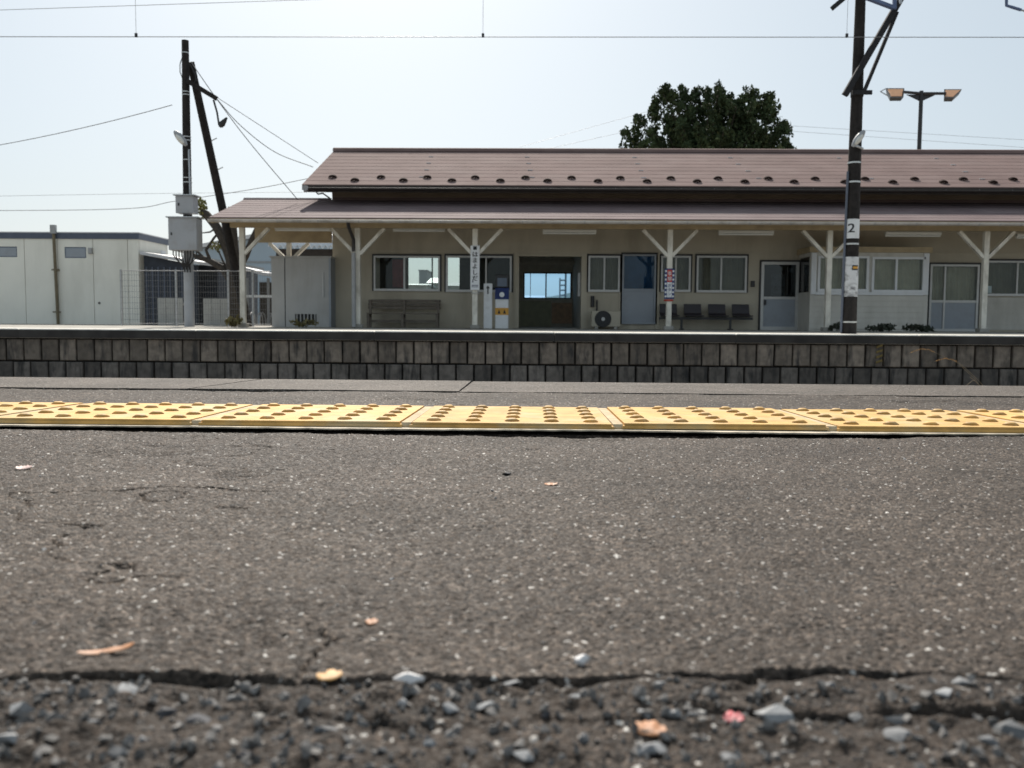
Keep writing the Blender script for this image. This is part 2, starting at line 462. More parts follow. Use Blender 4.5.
def asphalt_material(name, base, dirt, loosen):
    """bituminous surface: voronoi chips of stone of mixed tone, rare pale quartz grains, fine relief"""
    m = bpy.data.materials.new(name)
    m.use_nodes = True
    N, L = m.node_tree.nodes, m.node_tree.links
    b = N['Principled BSDF']
    tc = N.new('ShaderNodeTexCoord')
    wob = N.new('ShaderNodeTexNoise'); wob.inputs['Scale'].default_value = 180
    L.new(tc.outputs['Object'], wob.inputs['Vector'])
    wadd = N.new('ShaderNodeVectorMath'); wadd.operation = 'MULTIPLY_ADD'
    wadd.inputs[1].default_value = (0.004, 0.004, 0.004)
    L.new(wob.outputs['Color'], wadd.inputs[0]); L.new(tc.outputs['Object'], wadd.inputs[2])
    def vor(scale):
        v = N.new('ShaderNodeTexVoronoi'); v.inputs['Scale'].default_value = scale
        L.new(wadd.outputs[0], v.inputs['Vector'])
        return v
    v1, v2 = vor(470), vor(230)
    def chan(v):
        s = N.new('ShaderNodeSeparateColor'); L.new(v.outputs['Color'], s.inputs[0]); return s
    c1, c2 = chan(v1), chan(v2)
    # tone of each chip
    r1 = N.new('ShaderNodeValToRGB')
    e = r1.color_ramp.elements
    e[0].position, e[0].color = 0.0, (*[k * 0.28 for k in base], 1)
    e[1].position, e[1].color = 0.55, (*base, 1)
    q = e.new(0.86); q.color = (*[k * 1.6 for k in base], 1)
    q = e.new(0.978); q.color = (base[0] * 2.5, base[1] * 2.5, base[2] * 2.5, 1)
    q = e.new(0.9962); q.color = (0.50, 0.48, 0.45, 1)
    L.new(c1.outputs[0], r1.inputs[0])
    r2 = N.new('ShaderNodeMapRange'); r2.inputs['To Min'].default_value = 0.65; r2.inputs['To Max'].default_value = 1.35
    L.new(c2.outputs[1], r2.inputs[0])
    big = N.new('ShaderNodeTexNoise'); big.inputs['Scale'].default_value = 4.5; big.inputs['Detail'].default_value = 6
    L.new(tc.outputs['Object'], big.inputs['Vector'])
    rb = N.new('ShaderNodeMapRange'); rb.inputs['From Min'].default_value = 0.3; rb.inputs['From Max'].default_value = 0.7
    rb.inputs['To Min'].default_value = 0.68; rb.inputs['To Max'].default_value = 1.28
    L.new(big.outputs['Fac'], rb.inputs[0])
    mu = N.new('ShaderNodeMath'); mu.operation = 'MULTIPLY'
    L.new(r2.outputs[0], mu.inputs[0]); L.new(rb.outputs[0], mu.inputs[1])
    sc1 = N.new('ShaderNodeVectorMath'); sc1.operation = 'SCALE'
    L.new(r1.outputs[0], sc1.inputs[0]); L.new(mu.outputs[0], sc1.inputs['Scale'])
    dn = N.new('ShaderNodeTexNoise'); dn.inputs['Scale'].default_value = 22; dn.inputs['Detail'].default_value = 8
    L.new(tc.outputs['Object'], dn.inputs['Vector'])
    dr = N.new('ShaderNodeMapRange'); dr.inputs['From Min'].default_value = 0.46; dr.inputs['From Max'].default_value = 0.66
    dr.inputs['To Max'].default_value = loosen
    L.new(dn.outputs['Fac'], dr.inputs[0])
    mx = N.new('ShaderNodeMix'); mx.data_type = 'RGBA'
    L.new(dr.outputs[0], mx.inputs['Factor']); L.new(sc1.outputs[0], mx.inputs[6]); mx.inputs[7].default_value = (*dirt, 1)
    L.new(mx.outputs[2], b.inputs['Base Color'])
    # roughness differs per chip: a few glint
    rr = N.new('ShaderNodeMapRange'); rr.inputs['To Min'].default_value = 0.7; rr.inputs['To Max'].default_value = 0.95
    L.new(c1.outputs[1], rr.inputs[0]); L.new(rr.outputs[0], b.inputs['Roughness'])
    inv = N.new('ShaderNodeMath'); inv.operation = 'MULTIPLY_ADD'
    inv.inputs[1].default_value = -0.9; L.new(v1.outputs['Distance'], inv.inputs[0])
    L.new(c1.outputs[2], inv.inputs[2])
    bp = N.new('ShaderNodeBump'); bp.inputs['Strength'].default_value = 0.75; bp.inputs['Distance'].default_value = 0.0014
    L.new(inv.outputs[0], bp.inputs['Height']); L.new(bp.outputs[0], b.inputs['Normal'])
    b.inputs['Specular IOR Level'].default_value = 0.25
    MATS[name] = m
asphalt_material('asphalt', (0.058, 0.0455, 0.0365), (0.062, 0.048, 0.0375), 0.35)
asphalt_material('coping_asphalt', (0.098, 0.083, 0.071), (0.115, 0.096, 0.080), 0.55)
asphalt_material('gravel_dirt', (0.036, 0.027, 0.021), (0.038, 0.028, 0.021), 0.8)

# ------------------------------------------------------------------ the setting: ground, platforms, track
FAR_Z = -0.03                 # the far platform lies a touch lower
EDGE = 14.8                   # its edge
POST = 20.7                   # canopy posts
WALL = 22.5                   # front wall of the station
BACK = 27.7
RAIL_Z = -1.16

g = MB()
g.add([(-3000, -3000, -1.40), (3000, -3000, -1.40), (3000, 6000, -1.40), (-3000, 6000, -1.40)], [(0, 1, 2, 3)])
g.build('ground', 'earth', kind='structure')
g = MB()
g.add([(-80, 2.28, -1.36), (80, 2.28, -1.36), (80, EDGE, -1.36), (-80, EDGE, -1.36)], [(0, 1, 2, 3)])
bed = g.build('track_bed', 'ballast', kind='structure')
for yc in (4.0, 8.6, 13.2):
    for s in (-1, 1):
        yy = yc + s * 0.5335
        MB().box(-80, 80, yy - 0.065, yy + 0.065, -1.34, -1.32).box(-80, 80, yy - 0.012, yy + 0.012, -1.32, -1.21).box(-80, 80, yy - 0.033, yy + 0.033, -1.21, RAIL_Z).build('rail', 'rail_steel', bed)
    sl = MB()
    for i in range(-55, 56):
        sl.box(i * 0.62 - 0.1, i * 0.62 + 0.1, yc - 1.0, yc + 1.0, -1.40, -1.343)
    sl.build('sleepers', 'concrete', bed, kind='stuff')

# --- near platform: heightfield of worn asphalt with a broken seam and loose ground before it
def noise2(x, y, seed, octs=4, base=1.0):
    out = np.zeros_like(x)
    amp = 1.0
    for o in range(octs):
        f = base * 2 ** o
        X, Y = x * f, y * f
        xi, yi = np.floor(X).astype(np.int64), np.floor(Y).astype(np.int64)
        fx, fy = X - xi, Y - yi
        fx, fy = fx * fx * (3 - 2 * fx), fy * fy * (3 - 2 * fy)
        def h(a, b):
            n = (a * 374761393 + b * 668265263 + (seed + o * 17) * 1442695041) & 0x7fffffff
            n = ((n ^ (n >> 13)) * 1274126177) & 0x7fffffff
            return ((n ^ (n >> 16)) & 0xffff) / 65535.0
        v = (h(xi, yi) * (1 - fx) + h(xi + 1, yi) * fx) * (1 - fy) + (h(xi, yi + 1) * (1 - fx) + h(xi + 1, yi + 1) * fx) * fy
        out += (v - 0.5) * amp
        amp *= 0.5
    return out

def worley(x, y, cell, seed):
    X, Y = x / cell, y / cell
    xi, yi = np.floor(X).astype(np.int64), np.floor(Y).astype(np.int64)
    best = np.full(x.shape, 9.0); hgt = np.zeros_like(x)
    for dx in (-1, 0, 1):
        for dy in (-1, 0, 1):
            a, b = xi + dx, yi + dy
            def h(k):
                n = (a * 73856093 + b * 19349663 + (seed + k) * 83492791) & 0x7fffffff
                n = ((n ^ (n >> 13)) * 1274126177) & 0x7fffffff
                return ((n ^ (n >> 16)) & 0xffff) / 65535.0
            d = np.hypot(a + h(0) - X, b + h(1) - Y)
            m = d < best
            best = np.where(m, d, best); hgt = np.where(m, h(2), hgt)
    return best, hgt

def seam(x):                                  # where the asphalt mat breaks off
    return 0.374 + 0.010 * np.sin(x * 9 + 0.6) + noise2(x, x * 0 + 3.3, 5, 5, 11) * 0.020 + np.where(x > 0.1, 0.004, 0)
def seam2(x):                                 # the lower, second lip right of the middle
    return 0.352 + noise2(x, x * 0 + 8.1, 9, 4, 16) * 0.016 - 0.012 * (x < 0.06)

def surface(x, y, fine):
    d1, h1 = worley(x, y, 0.0040, 3)
    d2, h2 = worley(x, y, 0.013, 8)
    z = np.clip(0.75 - d1, 0, 1) * (0.25 + h1) * 0.0019 + np.clip(0.7 - d2, 0, 1) * (h2 - 0.35) * 0.0006
    z += noise2(x, y, 1, 4, 3) * 0.006 + noise2(x, y, 2, 3, 25) * 0.0014
    # worn pits and short cracks in the mat
    pit = np.clip(noise2(x, y, 31, 4, 7) - 0.33, 0, 1)
    z -= pit * 0.02
    cr = np.abs(noise2(x, y * 1.6, 44, 4, 4.0))
    z -= np.where((cr < 0.006) & (noise2(x, y, 50, 2, 3) > 0.22), 0.0030, 0)
    # dip under the edge of the paving tiles
    z -= 0.012 * np.clip((y - 1.210) / 0.012, 0, 1)
    if fine:
        s1 = seam(x) ; s2 = seam2(x)
        t = np.clip((s1 - y) / 0.0022, 0, 1)             # below the first lip
        d3, h3 = worley(x, y, 0.011, 21)
        dirt = np.clip(0.7 - d3, 0, 1) * (h3 ** 2) * 0.0060 + noise2(x, y, 12, 5, 22) * 0.0060 - 0.0004
        groove = 0.0056 * np.exp(-((y - (s1 - 0.0026)) / 0.0020) ** 2) * (1 + 0.8 * np.exp(-((x - 0.05) / 0.05) ** 2)) * (0.85 + 1.5 * np.clip(noise2(x, y * 0 + 1, 61, 4, 11) + 0.12, 0, 1))
        ledge = np.clip((y - s2) / 0.0025, 0, 1)
        groove2 = 0.0032 * np.exp(-((y - (s2 - 0.0025)) / 0.0020) ** 2) * np.clip(noise2(x, y * 0 + 2, 71, 3, 7) * 3 + 0.1 + x * 2.5, 0, 1.1)
        low = dirt - 0.0012 * (1 - ledge) - groove - groove2
        z = z * (1 - t) + low * t
        # narrow crack running up from the seam
        ck = np.abs(x + 0.097 + noise2(y, y * 0 + 4, 15, 3, 60) * 0.010)
        z -= np.where((ck < 0.0012) & (y < 0.43), 0.003, 0) * (1 - t)
    return z

def grid(name, x0, x1, y0, y1, step, material, fine, parent=None, zoff=0.0):
    nx, ny = int(round((x1 - x0) / step)) + 1, int(round((y1 - y0) / step)) + 1
    xs, ys = np.linspace(x0, x1, nx), np.linspace(y0, y1, ny)
    X, Y = np.meshgrid(xs, ys)
    Z = surface(X, Y, fine) + zoff - 0.016 * np.clip(Y - 1.25, 0, 9)
    co = np.stack([X, Y, Z], -1).reshape(-1, 3).astype(np.float32)
    i = np.arange(ny - 1)[:, None] * nx + np.arange(nx - 1)[None, :]
    f = np.stack([i, i + 1, i + nx + 1, i + nx], -1).reshape(-1, 4).astype(np.int32)
    me = bpy.data.meshes.new(name)
    me.vertices.add(len(co)); me.vertices.foreach_set('co', co.ravel())
    me.loops.add(f.size); me.loops.foreach_set('vertex_index', f.ravel())
    me.polygons.add(len(f)); me.polygons.foreach_set('loop_start', np.arange(0, f.size, 4, dtype=np.int32))
    me.polygons.foreach_set('loop_total', np.full(len(f), 4, dtype=np.int32))
    me.polygons.foreach_set('use_smooth', np.ones(len(f), dtype=bool))
    mm = material if isinstance(material, (list, tuple)) else [material]
    for k in mm: me.materials.append(MATS[k])
    if len(mm) > 1:
        cy = (Y[:-1, :-1] + Y[1:, 1:]) / 2; cx = (X[:-1, :-1] + X[1:, 1:]) / 2
        me.polygons.foreach_set('material_index', (cy < seam(cx) - 0.002).astype(np.int32).ravel())
    me.update(calc_edges=True)
    o = bpy.data.objects.new(name, me)
    C.objects.link(o)
    if parent is not None: o.parent = parent
    return o

NEAR_EDGE, COPE, FALL = 2.55, 2.08, 0.016
def fall(y): return -FALL * max(0.0, y - 1.25)
np_body = MB()
np_body.box(-80, 80, -4.0, NEAR_EDGE - 0.06, -1.4, -0.07)
near = np_body.build('near_platform', 'concrete', kind='structure')
pv = MB()
for a in ((-80, -1.3, -4, COPE - 0.008), (1.3, 80, -4, COPE - 0.008), (-1.3, 1.3, -4, 0.2), (-1.3, -0.48, 0.2, 0.47), (0.48, 1.3, 0.2, 0.47), (-1.3, -0.8, 0.47, 0.8), (0.8, 1.3, 0.47, 0.8)):
    if a[3] > 1.3:
        pv.box(a[0], a[1], a[2], 1.25, -0.068, -0.001)
        pv.prism([(1.25, -0.068), (a[3], -0.068), (a[3], fall(a[3]) - 0.001), (1.25, -0.001)], a[0], a[1], axis='x')
    else:
        pv.box(a[0], a[1], a[2], a[3], -0.068, -0.001)
pv.build('paving', 'asphalt', near)
grid('broken_paving', -0.48, 0.48, 0.2, 0.47, 0.00125, ['asphalt', 'gravel_dirt'], True, near)
grid('worn_paving', -0.8, 0.8, 0.47, 0.80, 0.0022, 'asphalt', False, near)
grid('worn_paving', -1.3, 1.3, 0.80, 1.234, 0.003, 'asphalt', False, near)
MB().prism([(1.246, -0.068), (1.555, -0.068), (1.555, -0.010), (1.246, -0.005)], -1.3, 1.3, axis='x').build('paving_bed', 'asphalt', near)
grid('worn_paving', -1.8, 1.8, 1.556, COPE - 0.008, 0.005, 'asphalt', False, near, zoff=0.012)

# coping slabs along the edge, one of them cracked across
xj = at(466, 386, 2.3).x
def slab(poly):
    """top a little uneven; polygon in x,y"""
    out = []
    for (xa, ya), (xb, yb_) in zip(poly, poly[1:] + poly[:1]):
        n_ = max(1, int(math.hypot(xb - xa, yb_ - ya) / 0.02))
        for k in range(n_):
            t = k / n_
            wob = rnd.uniform(-0.0035, 0.0035) + 0.006 * math.sin((xa + (xb - xa) * t) * 7)
            yy = ya + (yb_ - ya) * t
            out.append((xa + (xb - xa) * t + (rnd.uniform(-0.0008, 0.0008) if k else 0), yy + (wob if abs(yy - COPE) < 0.001 else 0)))
    b = MB(); b.prism(out, -0.16, 0.0036, axis='z')
    b.v = [(v[0], v[1], v[2] + fall(v[1])) for v in b.v]
    o = b.build('coping_slab', 'coping_asphalt', near)
    return o
x1 = at(188, 392, COPE).x; x2 = at(262, 381.5, NEAR_EDGE).x
slab([(xj - 2.0, COPE), (x1 - 0.003, COPE), (x1 - 0.003, COPE + 0.005), (x2 - 0.004, NEAR_EDGE), (xj - 2.0, NEAR_EDGE)])
slab([(x1 + 0.004, COPE), (xj - 0.001, COPE), (xj - 0.003, NEAR_EDGE), (x2 + 0.005, NEAR_EDGE), (x1 + 0.004, COPE + 0.005)])
for k in (0, 1):
    o = slab([(xj + 0.001 + 2 * k, COPE), (xj + 1.994 + 2 * k, COPE), (xj + 1.994 + 2 * k, NEAR_EDGE), (xj + 0.003 + 2 * k, NEAR_EDGE)])
    o.location.z -= 0.0015 if k == 0 else 0.0
slab([(xj - 4.0, COPE), (xj - 2.006, COPE), (xj - 2.006, NEAR_EDGE), (xj - 4.0, NEAR_EDGE)])

# tactile paving tiles
TP = 0.3015
tx0 = gnd(617.8, 428, 0.004).x
TY0, TY1 = 1.254, 1.550
bm = bmesh.new()
bmesh.ops.create_cone(bm, cap_ends=True, segments=16, radius1=0.0112, radius2=0.0055, depth=0.0040)
bump_me = bpy.data.meshes.new('bump'); bm.to_mesh(bump_me); bm.free()
for p in bump_me.polygons: p.use_smooth = len(p.vertices) == 4
bump_me.materials.append(MATS['tile_bump'])
mo = MB()
fr_ = [(-2.4 + 0.012 * k, TY0 - 0.015 + 0.004 * math.sin(k * 0.13) + rnd.uniform(-0.0035, 0.0025)) for k in range(401)]
mo.prism(fr_ + [(2.4, TY1 + 0.012), (-2.4, TY1 + 0.012)], 0.0012, 0.0032, axis='z')
mo.v = [(v[0], v[1], v[2] + fall(v[1])) for v in mo.v]
mo.build('mortar_bed', 'mortar', near)
bm = bmesh.new()
bmesh.ops.create_cube(bm, size=1)
for v in bm.verts:
    v.co = (v.co.x * 0.2905, v.co.y * (TY1 - TY0), v.co.z * 0.0075)
bmesh.ops.bevel(bm, geom=[e for e in bm.edges if e.verts[0].co.z > 0 and e.verts[1].co.z > 0], offset=0.0035, segments=2, affect='EDGES')
tile_me = bpy.data.meshes.new('tactile_tile'); bm.to_mesh(tile_me); bm.free()
tile_me.materials.append(MATS['tile_yellow'])
for k in range(-5, 5):
    xc = tx0 - TP / 2 + k * TP
    t = inst('tactile_tile', tile_me, near, (xc, (TY0 + TY1) / 2 + rnd.uniform(-0.001, 0.001), 0.0075 + fall((TY0 + TY1) / 2) + rnd.uniform(-0.0006, 0.0006)), (-FALL + rnd.uniform(-0.002, 0.002), rnd.uniform(-0.002, 0.002), rnd.uniform(-0.003, 0.003)))
    MB().prism([(TY0 + 0.002, 0.0), (TY1 - 0.002, 0.0), (TY1 - 0.002, 0.0095 + fall(TY1)), (TY0 + 0.006, 0.0098), (TY0 + 0.002, 0.006)], xc + 0.1438, xc + TP - 0.1438, axis='x').build('grout', 'grout', near)
    for i in range(5):
        for j in range(5):
            inst('bump', bump_me, t, ((i - 2) * 0.0570, (j - 2) * 0.0570, 0.0037 + 0.0024))

# --- far platform
fp = MB()
fp.box(-80, 80, EDGE + 0.16, 29.5, -1.4, FAR_Z - 0.004)
far = fp.build('far_platform', 'yard_asphalt', kind='structure')
for k in range(-12, 12):
    x0 = k * 3.0 + 0.4
    MB().box(x0 + 0.004, x0 + 2.996, EDGE, EDGE + 1.1, FAR_Z - 0.155, FAR_Z + rnd.uniform(-0.003, 0.004), bev=0.012).build('coping_slab', 'coping_concrete', far)
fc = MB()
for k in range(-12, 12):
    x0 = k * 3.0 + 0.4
    fc.box(x0 + 0.002, x0 + 2.998, EDGE - 0.012, EDGE - 0.0005, FAR_Z - 0.15, FAR_Z - 0.016)  # near-black sheet laid over the front of the pale slabs
fc.build('dark_coping_face', 'coping_face', far)
MB().box(-80, 80, EDGE + 0.13, EDGE + 0.159, -1.4, FAR_Z - 0.156).build('joint_backing', 'wall_joint', far)
bm = bmesh.new()
bmesh.ops.create_cube(bm, size=1)
for v in bm.verts: v.co = (v.co.x * 0.274, v.co.y * 0.10, v.co.z * 0.357)
bmesh.ops.bevel(bm, geom=[e for e in bm.edges if e.verts[0].co.y < 0 and e.verts[1].co.y < 0], offset=0.012, segments=1, affect='EDGES')
block_me = bpy.data.meshes.new('block'); bm.to_mesh(block_me); bm.free()
block_low = block_me.copy(); block_low.materials.append(MATS['wall_block_low'])
block_me.materials.append(MATS['wall_block'])
hole = at(893, 355, EDGE).x
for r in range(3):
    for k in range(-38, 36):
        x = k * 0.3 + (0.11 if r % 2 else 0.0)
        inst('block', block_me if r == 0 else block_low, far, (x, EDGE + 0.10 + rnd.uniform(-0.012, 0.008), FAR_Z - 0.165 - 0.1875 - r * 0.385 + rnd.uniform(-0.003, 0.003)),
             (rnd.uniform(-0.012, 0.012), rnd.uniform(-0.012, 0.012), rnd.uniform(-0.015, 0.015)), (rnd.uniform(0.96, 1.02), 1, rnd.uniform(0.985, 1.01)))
xw = at(879, 355, EDGE + 0.05).x
for k in range(4):
    z = FAR_Z - 0.22 - k * 0.085
    MB().add([(xw - 0.05, EDGE + 0.028, z), (xw + 0.05, EDGE + 0.028, z + 0.035), (xw + 0.05, EDGE + 0.028, z + 0.07), (xw - 0.05, EDGE + 0.028, z + 0.035),
              (xw - 0.05, EDGE + 0.045, z), (xw + 0.05, EDGE + 0.045, z + 0.035), (xw + 0.05, EDGE + 0.045, z + 0.07), (xw - 0.05, EDGE + 0.045, z + 0.035)],
             [(0, 1, 2, 3), (4, 7, 6, 5), (0, 4, 5, 1), (1, 5, 6, 2), (2, 6, 7, 3), (3, 7, 4, 0)]).build('hazard_stripe', 'yellow_paint', far)

MB().box(-200, 200, 29.5, 420, -1.4, -0.25).build('forecourt', 'yard_asphalt', kind='structure')
h = MB()
n = 70
ridge = []
for i in range(n + 1):
    x = -2600 + 5200 * i / n
    ridge.append((x, 3300 + 200 * math.sin(i * 0.7), 78 + 26 * math.sin(i * 0.33 + 1) + 14 * math.sin(i * 0.9) + rnd.uniform(-7, 7)))
vs, fs = [], []
for i, (x, y, z) in enumerate(ridge):
    vs += [(x, y - 700, -1.4), (x, y - 350, z * 0.6 + rnd.uniform(-9, 9)), (x, y, z), (x, y + 900, -1.4)]
for i in range(n):
    for j in range(3):
        a = i * 4 + j
        fs.append((a, a + 1, a + 5, a + 4))
h.add(vs, fs, True)
h.build('hills', 'hill_wood', kind='structure')

# ------------------------------------------------------------------ the station building
XL, XR = -5.0, 16.0
st = thing('station_building', 'long single-storey cream station house with brown metal roof and platform canopy', 'building', (5, WALL, FAR_Z))
ZW = 3.40

def X(px, py=290, Y=WALL): return at(px, py, Y).x
def Z(px, py, Y=WALL): return at(px, py, Y).z

OPEN = {
    'A': (374, 440, 256, 291), 'B': (446, 511.5, 256, 292), 'door': (519, 581, 256.5, 340), 'C': (588, 619.5, 256, 292),
    'D': (622, 655.5, 254.5, 324), 'E1': (660.5, 690, 256, 292), 'E2': (696, 746, 256, 292.5), 'F': (760.5, 798, 262, 340),
    'G': (929, 978, 264.5, 340), 'H': (985, 1048, 261, 296),
}
OP = {}
for k, (a, b, c, d) in OPEN.items():
    z0 = max(Z(a, d), FAR_Z + 0.02) if d < 330 else FAR_Z
    OP[k] = (X(a), X(b), z0, Z((a + b) / 2, c))

def wall_open(mb, x0, x1, z0, z1, y0, y1, ops):
    """solid wall left standing round the openings"""
    xs = sorted(set([x0, x1] + [v for o in ops for v in o[:2]]))
    xs = [x for x in xs if x0 <= x <= x1]
    for a, b in zip(xs, xs[1:]):
        mid = (a + b) / 2
        cuts = sorted([(o[2], o[3]) for o in ops if o[0] < mid < o[1]])
        z = z0
        for c, d in cuts:
            if c > z + 1e-4: mb.box(a, b, y0, y1, z, c)
            z = d
        if z1 > z + 1e-4: mb.box(a, b, y0, y1, z, z1)

w = MB()
wall_open(w, XL, XR, FAR_Z, ZW, WALL, WALL + 0.12, list(OP.values()))
w.build('front_wall', 'cream_wall', st)
# rear wall with its windows
ROP = []
rx = lambda px: at(px, 280, BACK).x
rz = lambda py: at(450, py, BACK).z
ROP.append((rx(386), rx(406), rz(292), rz(256)))
ROP.append((rx(407.5), rx(461), rz(292), rz(254)))
ROP.append((rx(523.5), rx(571.5), at(548, 299, BACK).z, at(548, 272.5, BACK).z))
w = MB()
wall_open(w, XL, XR, FAR_Z, ZW, BACK - 0.12, BACK, ROP)
w.build('rear_wall', 'interior', st)
w = MB()
w.box(XL, XL + 0.12, WALL + 0.121, BACK - 0.121, FAR_Z, ZW)
w.build('gable_wall', 'cream_wall', st)
w = MB()
w.box(XR - 0.12, XR, WALL + 0.121, BACK - 0.121, FAR_Z, ZW)
w.build('gable_wall', 'cream_wall', st)
xp1 = X(513.5); xp2 = X(584); xp3 = X(748)
for xp in (xp1, xp2, xp3):
    MB().box(xp - 0.04, xp + 0.04, WALL + 0.122, BACK - 0.122, FAR_Z, 2.45).build('partition', 'interior', st)
MB().box(XL + 0.121, XR - 0.121, WALL + 0.121, BACK - 0.121, 2.455, 2.49).build('ceiling', 'interior', st)
MB().box(XL + 0.121, XR - 0.121, WALL + 0.121, BACK - 0.121, FAR_Z, FAR_Z + 0.012).build('inner_floor', 'concrete', st)
# inside the hall: panels below and beside the rear window
yb = BACK - 0.125
MB().box(xp1 + 0.05, rx(551), yb - 0.05, yb, FAR_Z + 0.02, at(548, 301, BACK).z).build('dado_panel', 'interior_green', st)
MB().box(rx(552), rx(572), yb - 0.06, yb, FAR_Z + 0.12, at(560, 303, BACK).z).build('dado_panel', 'wood_board', st, label='brown wooden panel below the hall window')
MB().box(xp1 + 0.05, xp2 - 0.05, BACK - 1.3, BACK - 1.25, at(548, 264.5, BACK - 1.3).z, at(548, 262, BACK - 1.3).z).build('ceiling_rail', 'interior', st)
MB().box(X(578.5), X(581), WALL + 0.35, WALL + 0.42, Z(580, 296), Z(580, 272)).build('notice_board', 'white_plate', st)
# dark furniture seen through the waiting-room windows
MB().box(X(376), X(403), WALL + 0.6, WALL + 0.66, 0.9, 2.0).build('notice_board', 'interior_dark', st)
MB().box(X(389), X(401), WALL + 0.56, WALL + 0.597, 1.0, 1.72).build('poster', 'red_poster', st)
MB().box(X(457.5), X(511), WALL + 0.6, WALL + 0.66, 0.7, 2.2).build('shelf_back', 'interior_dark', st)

def window(name, op, y, sashes=2, frame='alu', fw=0.045, glassm='glass_clear', curtain=None, panel=None, sill=0.10, deep=0.05, cases=None, black=True):
    """frame with sashes set into an opening; panes and curtain are its pieces"""
    x0, x1, z0, z1 = op
    f = MB()
    yf = y - deep
    f.box(x0, x1, yf, yf + 0.08, z1 - fw, z1)
    f.box(x0, x1, yf - 0.02, yf + 0.09, z0, z0 + fw * 1.3)
    f.box(x0, x0 + fw, yf + 0.001, yf + 0.079, z0 + fw * 1.3, z1 - fw)
    f.box(x1 - fw, x1, yf + 0.001, yf + 0.079, z0 + fw * 1.3, z1 - fw)
    cs = cases or [x0 + (x1 - x0) * k / sashes for k in range(1, sashes)]
    for xm in cs:
        f.box(xm - fw * 0.45, xm + fw * 0.45, yf + 0.008, yf + 0.07, z0 + fw * 1.3, z1 - fw)
    zr = z0 + fw * 1.3
    if panel is not None:
        zr = panel
        f.box(x0 + fw, x1 - fw, yf + 0.010, yf + 0.066, zr - 0.03, zr + 0.03)
    o = f.build(name, frame, st)
    edges = [x0 + fw] + cs + [x1 - fw]
    for a, b in zip(edges, edges[1:]):
        a2 = a + (fw * 0.45 if a in cs else 0); b2 = b - (fw * 0.45 if b in cs else 0)
        top = z1 - fw
        MB().box(a2 + 0.001, b2 - 0.001, yf + 0.036, yf + 0.042, zr + (0.03 if panel is not None else 0), top).build('pane', glassm, o)
        if panel is not None:
            MB().box(a2 + 0.001, b2 - 0.001, yf + 0.030, yf + 0.046, z0 + fw * 1.3, zr - 0.031).build('door_panel', 'alu_panel', o)
    if curtain:
        cm = MB()
        nn = int((x1 - x0) / 0.03) + 2
        vs = []
        for i in range(nn + 1):
            x = x0 + 0.02 + (x1 - x0 - 0.04) * i / nn
            yy = yf + 0.16 + 0.022 * math.sin(i * 1.35 + rnd.uniform(-0.3, 0.3))
            vs += [(x, yy, zr), (x, yy + rnd.uniform(-0.005, 0.005), z1 - 0.02)]
        cm.add(vs, [(2 * i, 2 * i + 2, 2 * i + 3, 2 * i + 1) for i in range(nn)], True)
        cm.build('curtain', curtain, o)
    if black:
        b = MB()
        b.box(x0 - 0.035, x1 + 0.035, y - 0.055, y - 0.001, z1 + 0.001, z1 + 0.045)
        b.box(x0 - 0.04, x0 - 0.002, y - 0.03, y - 0.001, z0, z1)
        b.box(x1 + 0.002, x1 + 0.04, y - 0.03, y - 0.001, z0, z1)
        b.build('surround', 'black_frame', o)
    return o

a = OP['A']; window('window', a, WALL, cases=[X(404.5)], black=True)
a = OP['B']; window('window', a, WALL, cases=[X(486)])
window('window', OP['C'], WALL, curtain='curtain', cases=[X(604)])
window('window', OP['E1'], WALL, curtain='curtain')
window('window', OP['E2'], WALL, curtain='curtain', cases=[X(720.5)])
window('window', OP['H'], WALL, curtain='curtain', cases=[X(1016)])
window('door', OP['D'], WALL, sashes=1, glassm='glass_film', panel=Z(638, 290), fw=0.04, frame='alu_panel')
MB().box(OP['D'][0] + 0.03, OP['D'][1] - 0.03, WALL + 0.08, WALL + 0.10, OP['D'][2], OP['D'][3]).build('reflection_panel', 'blue_reflection', st)  # panel behind the glass with the sky and hill reflection painted on
dF = window('door', OP['F'], WALL, sashes=1, glassm='glass_dark', panel=Z(780, 298), fw=0.07)
MB().box(X(771.5), X(785.5), WALL + 0.05, WALL + 0.055, Z(778, 296), Z(778, 274)).build('poster', 'worn_sticker', dF)
MB().box(X(789), X(793), WALL + 0.05, WALL + 0.056, Z(791, 272), Z(791, 268)).build('notice', 'white_plate', dF)
MB().box(X(764), X(765.4), WALL - 0.115, WALL - 0.051, Z(765, 305), Z(765, 300)).build('handle', 'black_steel', dF)
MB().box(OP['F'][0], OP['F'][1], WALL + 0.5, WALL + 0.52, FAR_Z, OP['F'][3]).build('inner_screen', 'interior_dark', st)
window('door', OP['G'], WALL, glassm='glass_clear', curtain='curtain_pale', panel=Z(953, 301.5), cases=[X(944)], fw=0.05)
MB().box(X(987.5), X(991.5), WALL - 0.003, WALL + 0.001, Z(989, 293), Z(989, 286)).build('notice', 'white_plate', st)
